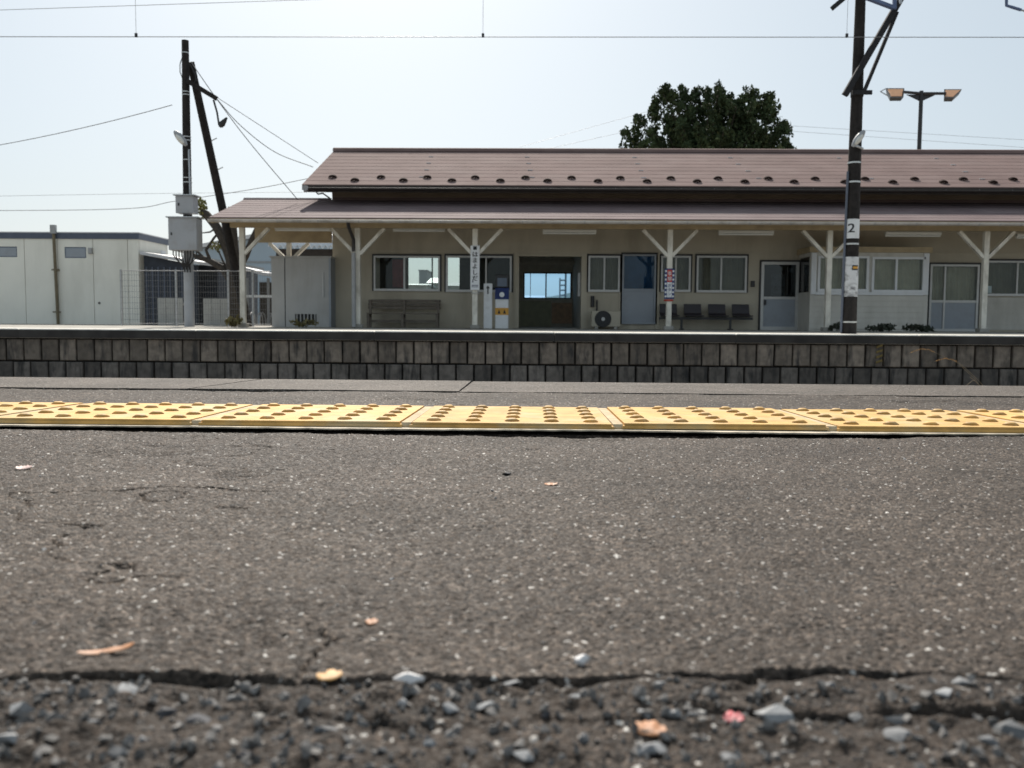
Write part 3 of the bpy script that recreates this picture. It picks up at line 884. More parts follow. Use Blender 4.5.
# hall doorway: frame, lintel, half-open glazed leaf
d = OP['door']
f = MB()
f.box(d[0] - 0.10, d[0], WALL - 0.04, WALL + 0.14, FAR_Z, d[3])
f.box(d[1], d[1] + 0.10, WALL - 0.04, WALL + 0.14, FAR_Z, d[3])
f.box(d[0] - 0.10, d[1] + 0.10, WALL - 0.045, WALL + 0.141, d[3], d[3] + 0.07)
f.build('doorway_frame', 'cream_wall', st)
for op in ROP:
    rw = MB()
    x0, x1, z0, z1 = op
    rw.box(x0, x1, BACK - 0.09, BACK - 0.04, z1 - 0.04, z1).box(x0, x1, BACK - 0.09, BACK - 0.04, z0, z0 + 0.04)
    ms = [x0 + 0.02, x1 - 0.02]
    if op is ROP[1]: ms += [rx(432.5)]
    if op is ROP[2]: ms += [rx(546), rx(530.5), rx(565)]
    for k, xm in enumerate(ms):
        ww = 0.02 if k != 3 and k != 4 else 0.009
        rw.box(xm - ww, xm + ww, BACK - 0.085, BACK - 0.045, z0 + 0.04, z1 - 0.04)
    o = rw.build('rear_window', 'black_frame', st)
    MB().box(x0, x1, BACK - 0.068, BACK - 0.062, z0 + 0.041, z1 - 0.041).build('pane', 'glass_blue' if op is ROP[2] else 'glass_clear', o)

# bay that juts onto the platform
BY = 21.53
bx0, bx1 = at(810, 290, BY).x, at(928, 290, BY).x
bz_top = at(868, 247, BY).z
bw = [(at(817, 290, BY).x, at(868, 290, BY).x, at(840, 292, BY).z, at(840, 256, BY).z),
      (at(871, 290, BY).x, at(924, 290, BY).x, at(897, 293, BY).z, at(897, 257, BY).z)]
b = MB()
wall_open(b, bx0, bx1, FAR_Z, bz_top - 0.13, BY, BY + 0.10, bw)
sidez = (bw[0][2], bw[0][3])
b.box(bx0, bx0 + 0.1, BY + 0.101, WALL - 0.002, FAR_Z, sidez[0]); b.box(bx0, bx0 + 0.1, BY + 0.101, WALL - 0.002, sidez[1], bz_top - 0.13)
b.box(bx1 - 0.1, bx1, BY + 0.101, WALL - 0.002, FAR_Z, bz_top - 0.13)
bay = b.build('bay', 'siding', st)
MB().box(bx0 - 0.05, bx1 + 0.05, BY - 0.06, WALL - 0.003, bz_top - 0.129, bz_top).build('bay_roof', 'tan_paint', st)
for op in bw:
    window('window', op, BY, curtain='curtain_pale', frame='white_sash', fw=0.055, black=False, deep=0.035, cases=[at(895.5, 290, BY).x] if op is bw[1] else None)
fr = MB()
for xx in (bx0 + 0.01, bx1 - 0.13):
    fr.box(xx, xx + 0.12, BY - 0.035, BY - 0.001, bw[0][2] - 0.06, bw[0][3] + 0.07)
fr.box(bx0 + 0.131, bx1 - 0.131, BY - 0.045, BY - 0.001, bw[0][2] - 0.07, bw[0][2] - 0.002)
fr.build('window_trim', 'white_sash', st)
MB().box(bx0 + 0.03, bx0 + 0.04, BY + 0.12, WALL - 0.02, sidez[0] + 0.01, sidez[1] - 0.01).build('side_pane', 'glass_dark', st)
MB().box(bx0 + 0.12, bx0 + 0.13, BY + 0.12, WALL - 0.02, sidez[0] - 0.05, sidez[1] + 0.05).build('side_blind', 'curtain', st)
# horizontal siding boards on the lower walls to the right, each lapped over the next
sb = MB()
def siding(mb, x0, x1, y, z0, z1, n):
    hh = (z1 - z0) / n
    for i in range(n):
        za, zb = z0 + i * hh, z0 + (i + 1) * hh
        mb.prism([(y - 0.016, za), (y - 0.001, za), (y - 0.001, zb - 0.002), (y - 0.006, zb - 0.002)], x0, x1, axis='x')
zs = bw[0][2] - 0.075
for (a_, b_, y_) in ((bx0 + 0.002, bx1 - 0.002, BY), (OP['G'][1] + 0.05, XR - 0.02, WALL)):
    hh = (zs - FAR_Z - 0.05) / 6
    for i in range(6):
        m_ = MB()
        za = FAR_Z + 0.05 + i * hh
        m_.prism([(y_ - 0.018, za), (y_ - 0.001, za), (y_ - 0.001, za + hh - 0.002), (y_ - 0.007, za + hh - 0.002)], a_, b_, axis='x')
        m_.build('siding_board', 'siding', st)
# small fittings on the wall
MB().box(X(750.5), X(754.2), WALL - 0.06, WALL - 0.001, Z(752, 287), Z(752, 281), bev=0.006).build('switch_box', 'black_steel', st)
for px in (516, 585, 621, 657.5):
    xx = X(px)
    MB().box(xx - 0.055, xx + 0.055, WALL - 0.03, WALL - 0.001, FAR_Z, Z(px, 252)).build('wall_stud', 'cream_wall', st)
MB().box(XL + 0.1, XR - 0.1, WALL - 0.022, WALL - 0.001, Z(700, 252.2), Z(700, 250.6)).build('wall_rail', 'cream_wall', st)
MB().tube([(X(597), WALL - 0.05, Z(597, 340) + 0.2), (X(597), WALL - 0.05, Z(597, 300))], 0.02).tube([(X(592.5), WALL - 0.05, Z(592, 296)), (X(592.5), WALL - 0.05, Z(592, 307))], 0.045).build('refrigerant_pipe', 'black_steel', st)

CBZ_ = at(600, 201.0, WALL).z
# main roof: lapped metal courses on the front slope, plain rear slope
ER = 21.55
ez0, ez1 = at(305, 188.5, ER).z, at(700, 188.5, ER).z
EZ = at(600, 185.6, ER).z
RX0 = at(302, 186, ER).x
RY = 25.1
RZ = at(600, 151.5, RY).z
RX1 = 17.0
rf = MB()
NC = 10
sl = (RZ - EZ) / (RY - ER)
for i in range(NC):
    ya, yb2 = ER + (RY - ER) * i / NC, ER + (RY - ER) * (i + 1) / NC
    za, zb = EZ + sl * (ya - ER), EZ + sl * (yb2 - ER)
    rf.prism([(ya - 0.006, za - 0.020), (ya - 0.006, za + 0.0022), (yb2, zb + 0.0), (yb2, zb - 0.03)], RX0, RX1, axis='x')
rf.prism([(RY, RZ), (RY, RZ - 0.03), (2 * RY - ER, EZ - 0.03), (2 * RY - ER, EZ)], RX0, RX1, axis='x')
roof = rf.build('main_roof', 'roof_paint', st)
MB().prism([(RY - 0.13, RZ - 0.035), (RY - 0.11, RZ + 0.05), (RY, RZ + 0.085), (RY + 0.11, RZ + 0.05), (RY + 0.13, RZ - 0.035)], RX0 - 0.01, RX1, axis='x').build('ridge_cap', 'roof_paint', roof)
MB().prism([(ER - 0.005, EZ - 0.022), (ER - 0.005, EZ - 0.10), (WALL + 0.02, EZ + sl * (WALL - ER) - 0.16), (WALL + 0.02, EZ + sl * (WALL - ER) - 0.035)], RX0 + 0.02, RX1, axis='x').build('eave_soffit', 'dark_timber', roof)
vb = MB()
for s in (0, 1):
    ya, yb2 = (ER, RY) if s == 0 else (RY, 2 * RY - ER)
    za, zb = (EZ, RZ) if s == 0 else (RZ, EZ)
    vb.add([(RX0 + k, yy, zz + dz) for k in (0.0, 0.03) for yy, zz in ((ya, za), (yb2, zb)) for dz in (-0.13, -0.032)], [(0, 1, 3, 2), (4, 6, 7, 5), (0, 4, 5, 1), (2, 3, 7, 6), (0, 2, 6, 4), (1, 5, 7, 3)])
vb.build('verge_board', 'dark_timber', roof)
MB().prism([(WALL + 0.1, ZW - 0.02), (RY, RZ - 0.06), (BACK - 0.1, ZW - 0.02)], XL + 0.005, XL + 0.1, axis='x').build('gable_end', 'cream_wall', st)
MB().box(XL + 0.002, XR, WALL - 0.02, WALL - 0.001, CBZ_ + 0.075, ZW - 0.03).build('clerestory_wall', 'clerestory', st)
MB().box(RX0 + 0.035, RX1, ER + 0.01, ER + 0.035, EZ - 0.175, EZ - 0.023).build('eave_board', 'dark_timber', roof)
# gutter under the main eave, with hangers
gt = MB()
gy, gz = ER - 0.05, EZ - 0.085
prof = [(gy + 0.055 * math.cos(t), gz + 0.055 * math.sin(t)) for t in [math.pi + math.pi * k / 8 for k in range(9)]]
prof += [(y * 0.9 + gy * 0.1, z + 0.004) for y, z in prof[::-1]]
gt.prism(prof, RX0 + 0.03, RX1, axis='x')
gt.build('gutter', 'dark_gutter', roof)
MB().disc((RX0 + 0.10, ER - 0.11, EZ - 0.10), 0.07, y1=ER + 0.02).build('gutter_end', 'pipe_grey', roof)
nb = MB()
for k in range(26):
    x = RX0 + 0.5 + k * 0.78
    nb.beam((x, ER - 0.10, EZ - 0.10), (x, ER + 0.06, EZ - 0.04), 0.02, 0.006)
nb.build('gutter_hangers', 'galv', roof)
MB().tube([(RX0 + 0.28, ER + 0.1, EZ - 0.12), (RX0 + 0.34, ER + 0.2, EZ - 0.2), (RX0 + 0.42, ER + 0.35, EZ - 0.16), (XL - 0.02, WALL - 0.2, EZ - 0.22)], 0.018).build('cable', 'galv', st)
cl_ = MB()
for k in range(7):
    x = at(425, 170, 23).x + k * 2.75
    for i in range(2, NC - 1, 2):
        yy = ER + (RY - ER) * (i + 0.02) / NC
        x_ = x + rnd.uniform(-0.05, 0.05) - (i - 2) * 0.03 * (k % 2)
        cl_.box(x_ - 0.06, x_ + 0.06, yy - 0.02, yy + 0.02, EZ + sl * (yy - ER) + 0.001, EZ + sl * (yy - ER) + 0.014)
cl_.build('seam_clips', 'white_plate', roof, kind='stuff')
# snow guards: two staggered rows of small curved hooks
sg = MB()
for k in range(10):
    t0, t1 = math.pi * k / 10, math.pi * (k + 1) / 10
    r0, r1 = 0.105, 0.03
    for (ta, tb) in ((t0, t1),):
        p = []
        for yy in (-0.03, 0.03):
            for t in (ta, tb):
                for r_ in (r0, r1):
                    p.append((r_ * math.cos(t), yy, r_ * math.sin(t) * 0.62))
        sg.add(p, [(0, 1, 3, 2), (4, 6, 7, 5), (0, 4, 5, 1), (2, 3, 7, 6), (0, 2, 6, 4), (1, 5, 7, 3)])
sg.box(-0.015, 0.015, -0.10, 0.20, -0.03, 0.004)
sg.beam((0, 0.0, 0.055), (0, 0.16, 0.0), 0.03, 0.012)
guard0 = sg.build('snow_guard', 'guard_metal', None)
gme = guard0.data
bpy.data.objects.remove(guard0)
pitch = math.atan(sl)
gpx0 = 331
scale_e = (at(700, 178, ER + 0.4).x - at(400, 178, ER + 0.4).x) / 300
for k in range(36):
    up = 0.62 if k % 2 == 0 else 0.33
    yy = ER + up
    x = at(331, 176, ER + 0.5).x + k * 24.4 * scale_e + rnd.uniform(-0.03, 0.03)
    if x > RX1 - 0.2: break
    o = inst('snow_guard', gme, roof, Vector((x, yy, EZ + sl * up + 0.012)) - base_of(st), (pitch, 0, rnd.uniform(-0.08, 0.08)))

# canopy roof over the platform
CE = 20.0
CZ = at(600, 219.0, CE).z
CX0 = at(209, 219, CE).x
CBZ = at(600, 201.0, WALL).z
cs = (CBZ - CZ) / (WALL - CE)
cf = MB()
NC2 = 8
for i in range(NC2):
    ya, yb2 = CE + (WALL - CE) * i / NC2, CE + (WALL - CE) * (i + 1) / NC2
    za, zb = CZ + cs * (ya - CE), CZ + cs * (yb2 - CE)
    cf.prism([(ya - 0.006, za - 0.016), (ya - 0.006, za + 0.004), (yb2 - 0.002, zb), (yb2 - 0.002, zb - 0.026)], CX0, RX1, axis='x')
can = cf.build('canopy_roof', 'canopy_paint', st)
# short rear slope where the canopy runs on past the building
MB().prism([(WALL, CBZ), (WALL, CBZ - 0.03), (WALL + 0.7, CBZ - 0.22), (WALL + 0.7, CBZ - 0.19)], CX0, XL - 0.03, axis='x').build('rear_slope', 'canopy_paint', can)
MB().prism([(WALL - 0.08, CBZ - 0.02), (WALL, CBZ + 0.045), (WALL + 0.08, CBZ - 0.02)], CX0 - 0.01, XL - 0.02, axis='x').build('ridge_cap', 'canopy_paint', can)
MB().box(XL + 0.01, RX1, WALL - 0.05, WALL - 0.002, CBZ - 0.02, CBZ + 0.06).build('flashing', 'canopy_paint', can)
sf = MB()
nrf = 36
for k in range(nrf):
    x = CX0 + 0.06 + k * 0.66
    if x > RX1: break
    sf.beam((x, CE + 0.03, CZ - 0.085), (x, WALL - 0.01, CBZ - 0.085), 0.05, 0.09)
sf.build('rafters', 'tan_paint', can)
MB().prism([(CE + 0.01, CZ - 0.022), (CE + 0.01, CZ - 0.036), (WALL - 0.003, CBZ - 0.042), (WALL - 0.003, CBZ - 0.028)], CX0 + 0.01, RX1 - 0.01, axis='x').build('soffit_boards', 'tan_paint', can)
fz1, fz0 = at(600, 223.5, CE + 0.05).z, at(600, 233, CE + 0.05).z
MB().box(CX0 + 0.02, RX1, CE + 0.02, CE + 0.055, CZ - 0.115, CZ - 0.02).build('fascia', 'tan_paint', can)
beam_z1, beam_z0 = at(600, 222.0, POST).z, at(600, 229.3, POST).z
MB().box(CX0 + 0.25, RX1, POST - 0.06, POST + 0.06, beam_z0, beam_z1).build('canopy_beam', 'tan_paint', st)
MB().box(CX0 + 0.25, XL - 0.03, WALL + 0.0, WALL + 0.10, at(300, 242.5, WALL).z, beam_z1 + 0.1).build('canopy_beam', 'tan_paint', st)
# pale gutter with hanger joints
gy, gz = CE - 0.055, CZ - 0.055
prof = [(gy + 0.06 * math.cos(t), gz + 0.06 * math.sin(t)) for t in [math.pi + math.pi * k / 8 for k in range(9)]]
prof += [(gy + (y - gy) * 0.9, z + 0.004) for y, z in prof[::-1]]
gt = MB(); gt.prism(prof, CX0, RX1, axis='x')
gut = gt.build('canopy_gutter', 'gutter_pvc', can)
nb = MB()
k = 0
while CX0 + 0.2 + k * 0.455 < RX1:
    x = CX0 + 0.2 + k * 0.455
    nb.tube([(x, CE + 0.02, CZ - 0.01)] + [(x, gy + 0.064 * math.cos(t), gz + 0.064 * math.sin(t)) for t in [2 * math.pi - math.pi * q / 6 for q in range(7)]], 0.007, n=5)
    k += 1
nb.build('gutter_hangers', 'pipe_grey', can)

def canopy_post(x, y, zt, wth=0.12, spread=0.62, drop=0.60, sides=(-1, 1), name='canopy_post'):
    p = MB().box(x - wth / 2, x + wth / 2, y - wth / 2, y + wth / 2, FAR_Z, zt - 0.001, bev=0.008).build(name, 'post_paint', st)
    MB().box(x - wth / 2 - 0.05, x + wth / 2 + 0.05, y - wth / 2 - 0.05, y + wth / 2 + 0.05, FAR_Z, FAR_Z + 0.09, bev=0.01).build('footing', 'concrete', p)
    for s in sides:
        MB().beam((x + s * wth * 0.42, y, zt - drop), (x + s * spread, y, zt - 0.01), 0.075, 0.10, up=(0, 1, 0)).build('brace', 'post_paint', p)
    return p
POSTS = [243, 358, 475, 669, 828, 984]
for px in POSTS:
    canopy_post(at(px, 290, POST).x, POST, beam_z0, sides=(1,) if px == POSTS[0] else (-1, 1))
canopy_post(at(289, 250, WALL + 0.05).x, WALL + 0.05, at(300, 242.6, WALL).z, wth=0.11, spread=0.5, drop=0.45)
# rain pipe beside the second post
xx = at(353.5, 250, POST - 0.14).x
MB().tube([(xx, CE - 0.05, CZ - 0.1), (xx, CE + 0.02, CZ - 0.2), (xx, POST - 0.14, CZ - 0.42), (xx, POST - 0.14, at(353, 252, POST).z)], 0.042).build('rain_pipe', 'dark_gutter', st)
MB().tube([(xx, POST - 0.14, at(353, 253, POST).z), (xx, POST - 0.14, FAR_Z + 0.02)], 0.05).build('rain_pipe', 'pipe_grey', st)

# ------------------------------------------------------------------ fittings and furniture on the far platform
LAMPS = [(303, 56, 229.5, 'fluorescent batten light under the canopy end, left of the grey steel shed'),
         (419, 52, 230, 'fluorescent batten light above the long wooden bench and waiting-room window'),
         (569.5, 53, 232.5, 'fluorescent batten light above the open hall doorway'),
         (746, 54, 233.5, 'fluorescent batten light above the row of dark waiting seats'),
         (913, 54, 235, 'fluorescent batten light above the curtained bay'),
         (1044, 54, 237, 'fluorescent batten light cut off by the right edge of the picture')]
for px, wpx, py, lab in LAMPS:
    Y = 21.0
    c = at(px, py, Y)
    hw = wpx / 2 * Y / FPX
    t = thing('fluorescent_light', lab, 'lamp', c, 'batten lights under the canopy')
    MB().box(c.x - hw, c.x + hw, Y - 0.05, Y + 0.05, c.z, c.z + 0.07, bev=0.008).build('housing', 'lamp_white', t)
    MB().tube([(c.x - hw + 0.04, Y, c.z - 0.022), (c.x + hw - 0.04, Y, c.z - 0.022)], 0.016).build('tube', 'lamp_tube', t)
    MB().box(c.x - hw + 0.005, c.x - hw + 0.039, Y - 0.02, Y + 0.02, c.z - 0.04, c.z - 0.001).box(c.x + hw - 0.039, c.x + hw - 0.005, Y - 0.02, Y + 0.02, c.z - 0.04, c.z - 0.001).build('lamp_holder', 'lamp_white', t)
    MB().box(c.x - hw * 0.6, c.x - hw * 0.6 + 0.03, Y - 0.012, Y + 0.012, c.z + 0.071, CZ + cs * (Y - CE) - 0.05).box(c.x + hw * 0.6, c.x + hw * 0.6 + 0.03, Y - 0.012, Y + 0.012, c.z + 0.071, CZ + cs * (Y - CE) - 0.05).build('hanger', 'pipe_grey', t)

# long bench against the wall
Y = 22.05
bx0_, bx1_ = at(367, 315, Y).x, at(440, 315, Y).x
be = thing('bench', 'long weathered wooden slat bench below the waiting-room window', 'bench', ((bx0_ + bx1_) / 2, Y, FAR_Z))
for k in range(3):
    z = 0.43 + k * 0.085
    MB().box(bx0_, bx1_, Y + 0.16 + k * 0.015, Y + 0.185 + k * 0.015, z, z + 0.068, bev=0.004).build('back_slat', 'bench_wood', be)
for k in range(4):
    y = Y - 0.24 + k * 0.1
    MB().box(bx0_ + 0.03, bx1_ - 0.03, y, y + 0.085, 0.305, 0.335, bev=0.004).build('seat_slat', 'bench_wood', be)
for x in (bx0_ + 0.06, (bx0_ + bx1_) / 2, bx1_ - 0.06):
    m_ = MB()
    m_.box(x - 0.03, x + 0.03, Y - 0.22, Y - 0.16, FAR_Z, 0.303).box(x - 0.03, x + 0.03, Y + 0.10, Y + 0.158, FAR_Z, 0.66)
    m_.box(x - 0.028, x + 0.028, Y - 0.159, Y + 0.099, 0.23, 0.302)
    m_.build('leg', 'bench_wood', be)
MB().box(bx0_ + 0.1, bx1_ - 0.1, Y - 0.02, Y + 0.02, 0.10, 0.16).build('stretcher', 'bench_wood', be)

# row of moulded seats
Y = 22.0
cx = [at(p, 315, Y).x for p in (669.5, 694, 718.5, 742.5)]
se = thing('waiting_seats', 'row of four dark moulded plastic seats on one steel beam', 'seats', ((cx[0] + cx[3]) / 2, Y, FAR_Z))
for x in cx:
    m_ = MB()
    m_.prism([(Y - 0.21, 0.33), (Y - 0.23, 0.305), (Y + 0.1, 0.285), (Y + 0.2, 0.34), (Y + 0.27, 0.60), (Y + 0.25, 0.61), (Y + 0.17, 0.375), (Y + 0.08, 0.325)], x - 0.215, x + 0.215, axis='x')
    s_ = m_.build('seat', 'seat_plastic', se)
    md = s_.modifiers.new('bevel', 'BEVEL'); md.width = 0.02; md.segments = 2
MB().box(cx[0] - 0.25, cx[3] + 0.25, Y - 0.03, Y + 0.03, 0.22, 0.282).build('beam', 'black_steel', se)
for x in ((cx[0] + cx[1]) / 2, (cx[2] + cx[3]) / 2):
    MB().box(x - 0.025, x + 0.025, Y - 0.025, Y + 0.025, FAR_Z + 0.03, 0.219).box(x - 0.03, x + 0.03, Y - 0.2, Y + 0.2, FAR_Z, FAR_Z + 0.029).build('leg', 'black_steel', se)

# station name board on the third post
Y = POST - 0.085
x = at(475, 270, Y).x
z0, z1 = at(475, 290, Y).z, at(475, 245.5, Y).z
nb_ = thing('name_board', 'tall narrow white station name board with vertical black lettering on a post', 'sign', (x, Y, z0))
MB().box(x - 0.105, x + 0.105, Y - 0.012, Y + 0.012, z0, z1, bev=0.004).build('plate', 'white_plate', nb_)
t_ = MB()
t_.box(x - 0.04, x + 0.04, Y - 0.0155, Y - 0.0125, z1 - 0.10, z1 - 0.02)
for i, ch in enumerate('はまよしだ'):
    text_into(t_, ch, 0.135, x, Y - 0.0155, z1 - 0.21 - i * 0.137, bold=0.004)
t_.build('lettering', 'ink', nb_)
t_ = MB()
t_.disc((x - 0.05, Y - 0.0155, z0 + 0.19), 0.018, y1=Y - 0.0125)
t_.box(x - 0.075, x + 0.075, Y - 0.0155, Y - 0.0125, z0 + 0.095, z0 + 0.115).box(x - 0.075, x + 0.075, Y - 0.0155, Y - 0.0125, z0 + 0.065, z0 + 0.08)
t_.build('small_print', 'ink_grey', nb_)
MB().tube([(x + 0.09 * math.cos(q * math.pi / 8), POST + 0.09 * math.sin(q * math.pi / 8), z0 - 0.07) for q in range(17)], 0.012, n=6).build('strap', 'band_steel', nb_)

# spotted red sign on the fourth post
Y = POST - 0.085
x = at(669.5, 280, Y).x
z0, z1 = at(669, 299, Y).z, at(669, 268.5, Y).z
rs = thing('post_sign', 'narrow red and white sign with dotted border strapped to a canopy post', 'sign', (x, Y, z0))
MB().box(x - 0.115, x + 0.115, Y - 0.010, Y + 0.012, z0, z1, bev=0.004).build('plate', 'blue_paint', rs)
MB().box(x - 0.055, x + 0.055, Y - 0.016, Y - 0.0105, z0 + (z1 - z0) * 0.56, z1 - 0.03).build('red_field', 'red_paint', rs)
MB().box(x - 0.055, x + 0.055, Y - 0.016, Y - 0.0105, z0 + 0.04, z0 + (z1 - z0) * 0.55).build('white_field', 'white_plate', rs)
m_ = MB()
for k in range(7):
    zz = z0 + 0.06 + k * (z1 - z0 - 0.12) / 6
    for s in (-1, 1):
        m_.disc((x + s * 0.086, Y - 0.0145, zz), 0.024, n=10, y1=Y - 0.0105)
m_.build('dot_border', 'white_plate', rs)
m_ = MB()
for k, ch in enumerate('非常'):
    text_into(m_, ch, 0.10, x, Y - 0.019, z1 - 0.12 - k * 0.12, bold=0.002)
m_.build('lettering', 'white_plate', rs)
m_ = MB()
for k, ch in enumerate('ボタン'):
    text_into(m_, ch, 0.085, x, Y - 0.019, z0 + 0.30 - k * 0.095, bold=0.002)
m_.build('lettering', 'blue_paint', rs)
MB().tube([(x + 0.095 * math.cos(q * math.pi / 8), POST + 0.095 * math.sin(q * math.pi / 8), z0 - 0.03) for q in range(17)], 0.02, n=6).build('strap', 'red_paint', rs)

# white pillar with an arrow
Y = 21.2
x = at(488, 300, Y).x
z1 = at(488, 283.5, Y).z
ap = thing('arrow_pillar', 'slim white direction pillar with a black up arrow beside the card reader', 'sign', (x, Y, FAR_Z))
MB().box(x - 0.1, x + 0.1, Y - 0.06, Y + 0.06, FAR_Z, z1, bev=0.008).build('pillar', 'white_plate', ap)
m_ = MB()
zt = z1 - 0.05
m_.prism([(x - 0.045, zt - 0.07), (x, zt), (x + 0.045, zt - 0.07), (x + 0.014, zt - 0.065), (x + 0.014, zt - 0.20), (x - 0.014, zt - 0.20), (x - 0.014, zt - 0.065)], Y - 0.066, Y - 0.0605)
m_.build('arrow', 'ink', ap)

# card reader
Y = 21.3
x = at(502, 300, Y).x
cr = thing('card_reader', 'white fare card reader with dark screen head and orange band', 'card reader', (x, Y, FAR_Z))
zz = lambda py: at(502, py, Y).z
hw = 0.155
MB().box(x - hw, x + hw, Y - 0.1, Y + 0.14, FAR_Z, zz(299), bev=0.01).build('pedestal', 'white_plate', cr)
MB().prism([(Y - 0.12, zz(299.3)), (Y + 0.14, zz(299.3)), (Y + 0.14, zz(288)), (Y + 0.03, zz(288))], x - hw - 0.01, x + hw + 0.01, axis='x').build('reader_head', 'blue_paint', cr)
MB().disc((x, Y - 0.125, zz(294.8)), 0.06, y1=Y - 0.07).build('touch_pad', 'white_plate', cr)
hd = MB().box(x - hw, x + hw, Y + 0.0, Y + 0.14, zz(287.5), zz(274.5), bev=0.012).build('screen_head', 'black_steel', cr)
MB().box(x - hw * 0.72, x + hw * 0.72, Y - 0.008, Y - 0.001, zz(286.5), zz(278)).build('screen', 'screen_grey', hd)
MB().box(x - hw - 0.004, x + hw + 0.004, Y - 0.104, Y - 0.1005, zz(315), zz(308)).build('orange_band', 'orange_paint', cr)
for s in (-1, 1):
    m_ = MB(); m_.prism([(x + s * 0.065 - 0.035, zz(313.6)), (x + s * 0.065 + 0.035, zz(313.6)), (x + s * 0.065, zz(309.6))], Y - 0.109, Y - 0.1045)
    m_.build('warning_mark', 'ink', cr)

# outdoor unit of the air conditioner
Y = 22.05
ax0, ax1 = at(591.5, 320, Y).x, at(620.5, 320, Y).x
az = at(605, 311, Y).z
ac = thing('air_conditioner', 'beige air conditioner outdoor unit with black fan grille below the small window', 'air conditioner', ((ax0 + ax1) / 2, Y, FAR_Z))
MB().box(ax0, ax1, Y, Y + 0.27, FAR_Z + 0.06, az, bev=0.012).build('casing', 'cream_wall', ac)
fxc = at(603, 321, Y).x; fzc = (az + FAR_Z + 0.05) / 2
MB().disc((fxc, Y - 0.012, fzc), 0.205, n=28, y1=Y - 0.001).build('fan_recess', 'black_steel', ac)
m_ = MB()
for k in range(1, 5):
    r_ = 0.045 * k
    m_.tube([(fxc + r_ * math.cos(q * math.pi / 12), Y - 0.022, fzc + r_ * math.sin(q * math.pi / 12)) for q in range(25)], 0.004, n=4)
m_.build('fan_grille', 'black_steel', ac)
MB().disc((fxc, Y - 0.035, fzc), 0.045, y1=Y - 0.014).build('hub', 'alu', ac)
MB().box(ax0 + 0.08, ax0 + 0.16, Y - 0.03, Y + 0.3, FAR_Z, FAR_Z + 0.059).build('foot', 'concrete', ac)
MB().box(ax1 - 0.16, ax1 - 0.08, Y - 0.03, Y + 0.3, FAR_Z, FAR_Z + 0.059).build('foot', 'concrete', ac)

# grey steel shed at the canopy end
Y = 22.0
sx0, sx1 = at(271.5, 290, Y).x, at(331, 290, Y).x
sz = at(300, 257, Y).z
sh = thing('storage_shed', 'grey sheet-steel storage shed under the left end of the canopy', 'shed', ((sx0 + sx1) / 2, Y, FAR_Z))
xs_ = at(285, 290, Y).x
MB().box(sx0, xs_ - 0.012, Y, Y + 1.0, FAR_Z, sz - 0.02).build('side_panel', 'grey_shed', sh)
vx0, vx1, vz0, vz1 = at(295, 320, Y).x, at(316.5, 320, Y).x, FAR_Z + 0.05, at(305, 314, Y).z
m_ = MB(); wall_open(m_, xs_ + 0.012, sx1 - 0.05, FAR_Z, sz - 0.02, Y, Y + 0.06, [(vx0, vx1, vz0, vz1)])
m_.box(xs_ + 0.012, sx1 - 0.05, Y + 0.30, Y + 1.0, FAR_Z, sz - 0.02)
m_.build('door', 'grey_shed', sh)
vg = MB().box(vx0, vx1, Y + 0.061, Y + 0.065, vz0, vz1).build('vent', 'black_frame', sh)
for k in range(6):
    xk = vx0 + (vx1 - vx0) * (k + 0.5) / 6
    MB().box(xk - 0.012, xk + 0.012, Y + 0.01, Y + 0.05, vz0, vz1).build('slat', 'grey_shed', vg)
MB().box(xs_ - 0.011, xs_ + 0.011, Y + 0.02, Y + 0.98, FAR_Z, sz - 0.03).build('seam', 'black_frame', sh)
MB().box(sx1 - 0.048, sx1, Y - 0.02, Y + 1.0, FAR_Z, sz - 0.021).build('corner_post', 'alu_panel', sh)
MB().box(sx0 - 0.03, sx1 + 0.02, Y - 0.05, Y + 1.05, sz - 0.019, sz + 0.02).build('roof_sheet', 'grey_shed', sh)
MB().box(sx1 - 0.21, sx1 - 0.18, Y - 0.03, Y - 0.001, at(320, 297, Y).z, at(320, 272, Y).z).build('handle', 'alu', sh)

# low shrubs and weeds
def clump(name, label, cat, px, Y, wd, ht, n, material, size, group=None, seed=1):
    r_ = random.Random(seed)
    b_ = at(px, 325, Y)
    t = thing(name, label, cat, (b_.x, Y, FAR_Z), group)
    m_ = MB()
    for k in range(7):
        leaves(m_, r_, (b_.x + r_.uniform(-wd, wd) * 0.4, Y + r_.uniform(-0.12, 0.12), FAR_Z + ht * r_.uniform(0.3, 0.72)), (wd * 0.22, 0.14, ht * 0.32), n // 7, size)
    m_.build('foliage', material, t)
    s_ = MB()
    for k in range(6):
        s_.tube([(b_.x + r_.uniform(-0.08, 0.08), Y, FAR_Z), (b_.x + r_.uniform(-wd, wd) * 0.4, Y + r_.uniform(-0.1, 0.1), FAR_Z + ht * 0.7)], 0.008, n=5)
    s_.build('stem', 'bark', t)
clump('shrub', 'low dark shrub nearest the numbered pole, in front of the bay', 'shrub', 838, 20.4, 0.3, 0.2, 140, 'leaf_shrub', 0.045, 'shrubs before the bay', 1)
clump('shrub', 'low dark shrub in front of the middle of the bay', 'shrub', 881, 20.4, 0.62, 0.21, 300, 'leaf_shrub', 0.045, 'shrubs before the bay', 2)
clump('shrub', 'low dark shrub by the right corner of the bay near the sliding door', 'shrub', 919, 20.4, 0.66, 0.19, 300, 'leaf_shrub', 0.045, 'shrubs before the bay', 3)
clump('weed_clump', 'yellowish weeds at the foot of the leftmost canopy post', 'weeds', 234, 20.4, 0.4, 0.26, 200, 'weed', 0.05, None, 4)
clump('weed_clump', 'dull weeds before the vent of the grey shed', 'weeds', 304, 20.9, 0.55, 0.2, 200, 'weed', 0.045, None, 5)

